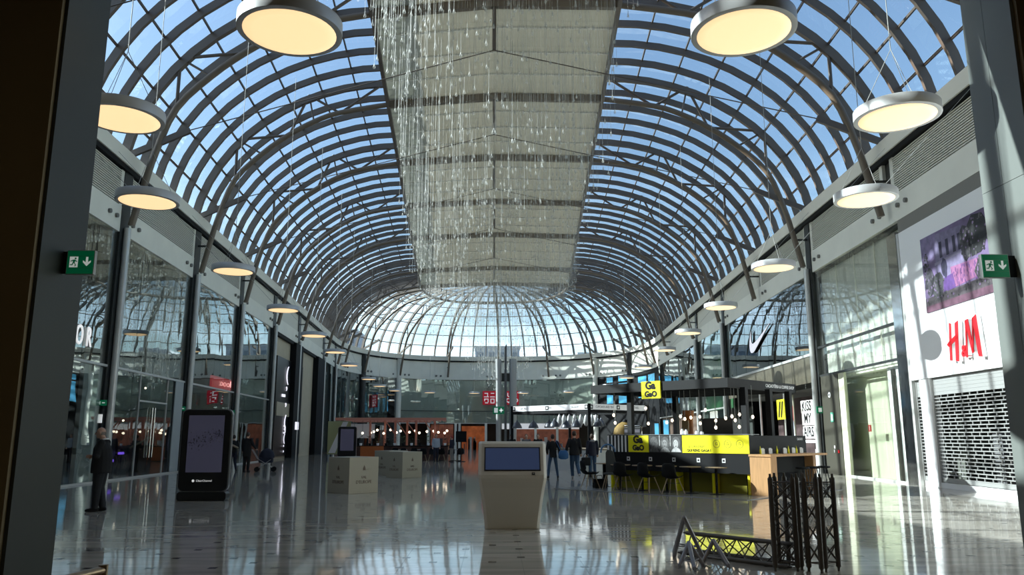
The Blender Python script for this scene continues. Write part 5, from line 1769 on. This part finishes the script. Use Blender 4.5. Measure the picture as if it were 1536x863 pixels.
for k in range(8):
    chair('dark shell chair before the brown terrace counter, %s from the orange front' % ORD[k], -6.6 + k * .62, 53.6 + .35 * (k % 2), bk2.uniform(-.3, .3) + (PI if k % 2 else 0), 'terrace chairs')
for k in range(4):
    t = thing('terrace_table', 'small round table among the terrace chairs, %s from the orange front' % ORD[k], 'table', (-6.2 + k * 1.25, 54.6, 0), 0, 'terrace tables')
    MB().lathe([(.3, .72), (.33, .73), (.33, .75), (.02, .75)], 18).build('table_top', mat('pale_top', (.45, .42, .38), .5), t)
    MB().tube([(0, 0, .02), (0, 0, .72)], .04, 8).build('column', MATTE, t)
    MB().lathe([(.26, 0), (.26, .02), (.05, .03)], 16).build('foot', MATTE, t)
tl = thing('terrace_screen', 'dark flat screen on a stand at the edge of the far terrace', 'screen', (-2.15, 52.5, 0))
MB().box(-.35, .35, -.04, .04, 1.25, 1.95).build('screen', MATTE, tl)
MB().tube([(0, .02, 0.02), (0, .02, 1.3)], .04, 8).build('stand', MATTE, tl)
MB().lathe([(.3, 0), (.3, .03), (.05, .04)], 14).build('foot', MATTE, tl)
wb = thing('terrace_banner', 'pale green and white banner panel at the dark end of the terrace', 'banner', (-11.5, 60.5, 0))
MB().box(-1.0, .7, -.03, .03, .3, 2.75).build('banner_panel', mat('banner_green', (.40, .42, .22), .7), wb)
MB().prism([(-.9, .4), (-.4, .4), (.5, 2.7), (.1, 2.7)], 0, .01, frame((0, -.032, 0), (1, 0, 0), (0, 0, 1))).build('white_slash', WHITE, wb)
MB().box(-1.0, -.94, -.03, .03, 0, .3).build('foot', DARK, wb)
MB().box(.64, .7, -.03, .03, 0, .3).build('foot', DARK, wb)
MB().box(.7, 2.5, .0, .06, 1.5, 2.55).build('white_panel', WHITE, wb)

# buildings beyond the glass
BLD = mat('far_concrete', (.32, .34, .38), .8)
for k, (x0, x1, y, h, lab) in enumerate(((-3.2, 4.2, 132, 16.3, 'long grey block seen through the far glass behind the masts'), (-33, -22.5, 128, 18.5, 'grey block seen through the far glass above the dark storefronts'), (14.5, 18.5, 135, 15.6, 'small pale block seen through the far glass on the sunlit end'))):
    t = thing('building', lab, 'building', ((x0 + x1) / 2, y, 0))
    hw = (x1 - x0) / 2
    MB().box(-hw, hw, 0, 9, -2, h).build('wall', BLD, t)
    MB().box(-hw - .2, hw + .2, -.2, 9.2, h, h + .35).build('parapet', mat('far_parapet', (.45, .47, .5), .8), t)
    n_ = max(3, int(hw * 1.2))
    for i in range(n_):
        for zz in (h - 1.9, h - 4.6):
            x = -hw + (i + .5) * 2 * hw / n_
            MB().box(x - .5, x + .5, -.06, 0, zz, zz + 1.2).build('window', mat('far_window', (.10, .13, .17), .2), t)
# ================================================================ people
SKIN = mat('skin', (.50, .30, .21), .55)
HAIRB = mat('hair_brown', (.05, .03, .02), .7)
HAIRG = mat('hair_grey', (.22, .20, .18), .7)
JEANS = mat('blue_jeans', (.035, .075, .14), .8)
NAVY = mat('navy_cloth', (.012, .014, .03), .8)
BLK = mat('black_cloth', (.006, .006, .007), .85)
def ringtube(mb, rings, seg=14):
    """closed loft of ellipses (centre, rx, ry) stacked along a path that is mostly vertical"""
    vs, fs = [], []
    for c, rx, ry in rings:
        for k in range(seg):
            a = 2 * PI * k / seg
            vs.append((c[0] + rx * math.cos(a), c[1] + ry * math.sin(a), c[2]))
    n = len(rings)
    for i in range(n - 1):
        for k in range(seg):
            k2 = (k + 1) % seg
            fs.append((i * seg + k, i * seg + k2, (i + 1) * seg + k2, (i + 1) * seg + k))
    fs.append(tuple(range(seg - 1, -1, -1)))
    fs.append(tuple(range((n - 1) * seg, n * seg)))
    return mb.add(vs, fs, smooth=True)
def limb(mb, pts, rs):
    """tapering limb with rounded ends"""
    mb.tube(pts, rs, 12)
    for p, r in zip(pts, rs):
        mb.ball(p, r * .99, seg=12, rings=8)
    return mb
def skinned(mb, name, m, parent, vox=.013, it=4, label=None):
    o = mb.build(name, m, parent, label)
    r = o.modifiers.new('remesh', 'REMESH')
    r.mode = 'VOXEL'
    r.voxel_size = vox
    r.use_smooth_shade = True
    s = o.modifiers.new('smooth', 'SMOOTH')
    s.iterations = it
    s.factor = .5
    return o
BASE = dict(pelvis=(0, 0, .95), waist=(0, 0, 1.10), chest=(0, .01, 1.30), neck=(0, -.01, 1.48), head=(0, .025, 1.635),
            sh=(.175, -.01, 1.425), el=(.225, -.03, 1.15), wr=(.235, .05, .92), hip=(.085, 0, .92), kn=(.095, .02, .50), an=(.10, -.02, .085))
def person(label, loc, rz, H=1.75, L={}, R_={}, top=BLK, legs=NAVY, shoe=BLK, hair=HAIRB, bald=False, head=None, collar=None, coat=0.0, slim=1.0, hood=None, lean=0.0, grip=False, vox=.013, belly=1.0):
    t = thing('person', label, 'person', loc, rz)
    k = H / 1.75
    J = {}
    for n in ('pelvis', 'waist', 'chest', 'neck', 'head'):
        J[n] = Vector(BASE[n])
    if head:
        J['head'] = Vector(head)
    for n in ('waist', 'chest', 'neck', 'head'):
        J[n].y += lean * (J[n].z - .95)
    for sd, ov in ((-1, L), (1, R_)):
        for n in ('sh', 'el', 'wr', 'hip', 'kn', 'an'):
            p = Vector(ov[n]) if n in ov else Vector((BASE[n][0] * sd, BASE[n][1], BASE[n][2]))
            if n not in ov and n in ('sh', 'el', 'wr'):
                p.y += lean * (p.z - .95)
            J[n, sd] = p
    for q in list(J):
        J[q] = J[q] * k
    q = lambda v: v * k
    body = MB()
    hd = J['head']
    limb(body, [J['chest'] + Vector((0, 0, .12)) * k, J['neck'], hd - Vector((0, .01, .06)) * k], [q(.075), q(.056), q(.055)])
    body.ball(hd, q(.077), q(.098), q(.118), 16, 12)
    body.ball(hd + Vector((0, .035, -.055)) * k, q(.055), q(.06), q(.06), 12, 8)
    limb(body, [hd + Vector((0, .09, .015)) * k, hd + Vector((0, .118, -.022)) * k], [q(.011), q(.018)])
    for sd in (-1, 1):
        body.ball(hd + Vector((sd * .08, -.005, -.005)) * k, q(.014), q(.025), q(.034), 8, 6)
    ringtube(body, [(J['pelvis'] - Vector((0, 0, .08)) * k, q(.13) * slim, q(.09)), (J['pelvis'], q(.155) * slim, q(.105)), (J['waist'], q(.13) * slim, q(.092)), (J['chest'], q(.16) * slim, q(.105)), (J['chest'] + Vector((0, 0, .12)) * k, q(.15) * slim, q(.085)), (J['neck'] - Vector((0, 0, .02)) * k, q(.06), q(.06))])
    for sd in (-1, 1):
        limb(body, [J['sh', sd], J['el', sd], J['wr', sd]], [q(.052), q(.040), q(.027)])
        limb(body, [J['hip', sd], J['kn', sd], J['an', sd]], [q(.083), q(.054), q(.038)])
        limb(body, [J['an', sd] - Vector((0, .03, .045)) * k, J['an', sd] + Vector((sd * .01, .12, -.05)) * k], [q(.034), q(.03)])
        # hand: palm, four fingers, thumb
        w_ = J['wr', sd]
        f = (w_ - J['el', sd]).normalized()
        side = f.cross(Vector((0, 1, 0)))
        if side.length < .2:
            side = f.cross(Vector((1, 0, 0)))
        side.normalize()
        curl = side.cross(f).normalized()
        pm = w_ + f * q(.085)
        for u in (-.022, 0, .022):
            limb(body, [w_ + f * q(.01) + side * q(u * .6), pm + side * q(u)], [q(.017), q(.017)])
        for u, ln in ((-.030, .058), (-.010, .074), (.011, .078), (.031, .070)):
            a = pm + side * q(u)
            b = a + (f * .85 + curl * .25).normalized() * q(ln * .5)
            c = b + (f * .5 + curl * .8).normalized() * q(ln * .5)
            limb(body, [a, b, c], [q(.0095), q(.0088), q(.0075)])
        a = w_ + f * q(.035) + side * q(.024)
        limb(body, [a, a + (f * .6 + side * .7).normalized() * q(.035), a + (f * .9 + side * .55 + curl * .3).normalized() * q(.062)], [q(.012), q(.011), q(.009)])
    skinned(body, 'body', SKIN, t, vox * .75, 3)
    # face
    for sd in (-1, 1):
        MB().ball(hd + Vector((sd * .031, .086, .012)) * k, q(.011), seg=8, rings=6).build('eye', mat('eye_dark', (.03, .02, .02), .2), t)
    MB().tube([hd + Vector((x, .088 - abs(x) * .25, -.068)) * k for x in (-.024, 0, .024)], q(.006), 6).build('mouth', mat('lips', (.30, .12, .10), .5), t)
    # hair
    if bald:
        mb = MB()
        arc = [PI * 1.5 + a * .1 for a in range(-13, 14)]
        for dz, rr_ in ((-.035, .010), (-.012, .012), (.012, .010)):
            mb.tube([hd + Vector((.074 * math.cos(th), .094 * math.sin(th), dz)) * k for th in arc], q(rr_), 8)
        mb.build('hair', hair, t)
    else:
        mb = MB()
        mb.ball(hd + Vector((0, -.018, .022)) * k, q(.086), q(.098), q(.112), 14, 10)
        vs = mb.v
        lim = hd.y + q(.055)
        for i, v in enumerate(vs):
            if v.y > lim and v.z < hd.z + q(.06):
                v.y = lim - (v.y - lim) * .3
        mb.build('hair', hair, t)
    # jacket
    jk = MB()
    b0 = J['pelvis'] - Vector((0, 0, .06 + coat)) * k
    ringtube(jk, [(b0, q(.175) * slim, q(.13) * belly), (b0 + Vector((0, 0, .015)), q(.18) * slim, q(.135) * belly), (J['pelvis'] + Vector((0, 0, .03)) * k, q(.178) * slim, q(.135) * belly), (J['waist'], q(.168) * slim, q(.13) * belly), (J['chest'], q(.19) * slim, q(.138) * (1 + (belly - 1) * .5)), (J['chest'] + Vector((0, 0, .10)) * k, q(.182) * slim, q(.118)), (J['neck'] - Vector((0, 0, .025)) * k, q(.085), q(.083)), (J['neck'] + Vector((0, 0, .012)) * k, q(.074), q(.074))])
    for sd in (-1, 1):
        e = J['el', sd].lerp(J['wr', sd], .93)
        limb(jk, [J['sh', sd], J['el', sd], e], [q(.075), q(.060), q(.047)])
    skinned(jk, 'jacket', top, t, vox)
    if collar:
        MB().tube([J['neck'] + Vector((.068 * math.cos(a), .072 * math.sin(a), .012 + .012 * math.sin(a) * -1)) * k for a in [2 * PI * i / 16 for i in range(17)]], q(.016), 6).build('collar', collar, t)
    if hood:
        MB().tube([J['neck'] + Vector((.10 * math.cos(a), -.03 + .09 * math.sin(a), -.01)) * k for a in [PI + PI * i / 12 for i in range(13)]], [q(.02 + .028 * math.sin(PI * i / 12)) for i in range(13)], 8).build('hood', hood, t)
    tr = MB()
    ringtube(tr, [(J['pelvis'] - Vector((0, 0, .10)) * k, q(.145) * slim, q(.105)), (J['pelvis'], q(.166) * slim, q(.122)), (J['pelvis'] + Vector((0, 0, .08)) * k, q(.155) * slim, q(.115))])
    for sd in (-1, 1):
        e = J['kn', sd].lerp(J['an', sd], .93)
        limb(tr, [J['hip', sd], J['kn', sd], e], [q(.098) * slim, q(.070) * slim, q(.056) * slim])
    skinned(tr, 'trousers', legs, t, vox)
    for sd in (-1, 1):
        a = J['an', sd]
        sh = MB()
        limb(sh, [a - Vector((0, .045, .042)) * k, a + Vector((sd * .008, .05, -.045)) * k, a + Vector((sd * .015, .15, -.052)) * k], [q(.042), q(.043), q(.033)])
        sh.ball(a - Vector((0, .01, .01)) * k, q(.045), seg=10, rings=6)
        skinned(sh, 'shoe', shoe, t, vox)
    return t
CROSS_L = dict(el=(-.255, .03, 1.14), wr=(.06, .15, 1.22))
CROSS_R = dict(el=(.255, .03, 1.14), wr=(-.04, .175, 1.14))
person('standing bald man in black jacket and white collar with folded arms', (-8.42, 17.5, 0), PI / 2 + .12, 1.77, L=dict(CROSS_L, an=(-.10, .03, .085)), R_=dict(CROSS_R, an=(.11, -.06, .085)), top=BLK, legs=mat('dark_trousers', (.010, .011, .014), .8), bald=True, hair=HAIRG, head=(0, .07, 1.625), collar=WHITE, slim=1.3, belly=1.5, coat=.10, vox=.011)
person('person in black coat seen from behind beside a pushchair', (-11.35, 37.2, 0), -.25, 1.78, top=BLK, legs=BLK, slim=1.12, coat=.22, R_=dict(el=(.26, .06, 1.18), wr=(.27, .28, 1.02)))
person('person in dark clothes carrying a pale roll under the arm', (-12.2, 37.9, 0), .5, 1.66, top=BLK, legs=NAVY, L=dict(el=(-.27, .05, 1.15), wr=(-.20, .27, 1.12)), R_=dict(el=(.25, .06, 1.15), wr=(.10, .27, 1.08), an=(.14, -.2, .085)))
rl = thing('paper_roll', 'long pale roll held slanting by the person in dark clothes', 'roll', (-12.3, 37.75, 0))
MB().tube([(.35, .05, 1.06), (-.62, -.15, 1.56)], .045, 10).build('roll_tube', mat('kraft_paper', (.40, .33, .22), .7), rl)
MB().tube([(-.60, -.146, 1.55), (-.64, -.154, 1.57)], .03, 10).build('roll_end', WHITE, rl)
pcx = thing('pushchair', 'navy pushchair with grey frame in front of the black coated person', 'pushchair', (-10.55, 37.45, 0), .2)
MB().lathe([(.34, 0), (.34, .1), (.28, .28), (.15, .4), (.02, .44)], 14, sx=1.0, sy=.75).build('canopy', NAVY, pcx).location = (.05, 0, .62)
MB().box(-.30, .34, -.22, .22, .40, .64).build('seat', NAVY, pcx, bevel=.05)
for sy_ in (-.24, .24):
    MB().tube([(-.62, sy_, 1.02), (-.35, sy_, .6), (.35, sy_, .17)], .014, 7).build('frame', SHUT, pcx)
    MB().tube([(.25, sy_, .55), (-.35, sy_, .12)], .014, 7).build('frame', SHUT, pcx)
    for x in (-.36, .38):
        MB().tube([(x, sy_ - .02, .11), (x, sy_ + .02, .11)], .11, 14).build('wheel', MATTE, pcx)
MB().tube([(-.62, -.24, 1.02), (-.62, .24, 1.02)], .018, 8).build('handle', MATTE, pcx)
person('woman in black jacket and blue jeans walking with a blue bag', (2.28, 31.1, 0), .1, 1.66, top=BLK, legs=JEANS, slim=.88, coat=.06, L=dict(an=(-.20, -.02, .085), kn=(-.15, .03, .5), el=(-.24, .0, 1.15), wr=(-.2, .18, 1.0)), R_=dict(an=(.20, .02, .085), kn=(.15, .04, .5), el=(.26, -.06, 1.15), wr=(.27, .05, .95)))
bg_ = thing('shoulder_bag', 'blue shoulder bag hanging at the hip of the walking woman', 'bag', (2.68, 30.98, .72))
MB().lathe([(.10, 0), (.19, .04), (.20, .2), (.15, .32), (.10, .34)], 14, sy=.5).build('bag_body', mat('bag_blue', (.03, .13, .32), .6), bg_)
MB().tube([(-.1, 0, .32), (-.3, .02, .72), (-.22, .06, .7), (.08, .0, .32)], .012, 6).build('strap', mat('bag_blue', (.03, .13, .32), .6), bg_)
person('man in black jacket and blue jeans striding away with a raised heel', (3.12, 31.1, 0), -.1, 1.79, top=BLK, legs=JEANS, slim=1.12, coat=.04, lean=.05, L=dict(kn=(-.10, .12, .50), an=(-.08, .08, .085), el=(-.28, -.05, 1.16), wr=(-.32, -.02, .93)), R_=dict(kn=(.10, .08, .52), an=(.17, -.24, .17)), shoe=mat('grey_shoe', (.25, .24, .24), .6))
person('man in dark hooded jacket and jeans behind the lone shell chair', (3.95, 32.2, 0), .15, 1.68, top=NAVY, legs=JEANS, hair=HAIRB, hood=mat('hood_grey', (.28, .28, .28), .8), coat=.03)
hb = thing('black_holdall', 'black holdall carried low by the man in the hooded jacket', 'bag', (3.66, 31.95, .45))
MB().box(-.18, .18, -.1, .1, 0, .32).build('bag_body', BLK, hb, bevel=.05)
MB().tube([(-.12, 0, .3), (-.05, .05, .46), (.05, .05, .46), (.12, 0, .3)], .012, 6).build('handle', BLK, hb)
person('person in pale blue shirt standing at the far terrace', (-3.75, 52.0, 0), PI + .4, 1.76, top=mat('pale_blue_shirt', (.38, .43, .50), .8), legs=NAVY, vox=.018)
person('person in dark top and red cap at the far terrace', (-2.75, 52.4, 0), 1.1, 1.66, top=NAVY, legs=mat('stone_trousers', (.22, .20, .18), .8), hair=mat('red_cap', (.35, .04, .03), .7), vox=.018)
for x, y, lab, m in ((.95, 43.6, 'dark haired server behind the left end of the central bar', BLK), (1.75, 43.3, 'server in grey top behind the central bar', mat('grey_top', (.12, .12, .13), .8)), (2.35, 42.8, 'server in black top behind the central bar by the menu card', BLK)):
    person(lab, (x, y, 0), PI, 1.72, top=m, legs=BLK, vox=.018)
c = Rr(37.4).at(-1.5, 0)
person('shop visitor in white shirt inside the sports shop under the lit slogan', (c.x, c.y, 0), 1.2, 1.76, top=mat('white_shirt', (.65, .65, .65), .8), legs=BLK, vox=.018)
sh_ = thing('shoe_stand', 'white display stand with dark shoes below the lit slogan boxes', 'display', (c.x - .7, c.y - .3, 0))
MB().box(-.5, .5, -.25, .25, 0, 1.0).build('stand_body', WHITE, sh_)
for x in (-.3, 0, .3):
    MB().ball((x, 0, 1.05), .06, .12, .05, 8, 6).build('shoe', MATTE, sh_)

# lettering becomes plain mesh
bpy.context.view_layer.update()
dg = bpy.context.evaluated_depsgraph_get()
for o in TEXTS:
    me = bpy.data.meshes.new_from_object(o.evaluated_get(dg))
    me.name = o.name
    n_ = bpy.data.objects.new('text', me)
    nm, par, mw = o.name, o.parent, o.matrix_local.copy()
    COL.objects.link(n_)
    n_.parent = par
    n_.matrix_local = mw
    bpy.data.objects.remove(o)
    n_.name = nm
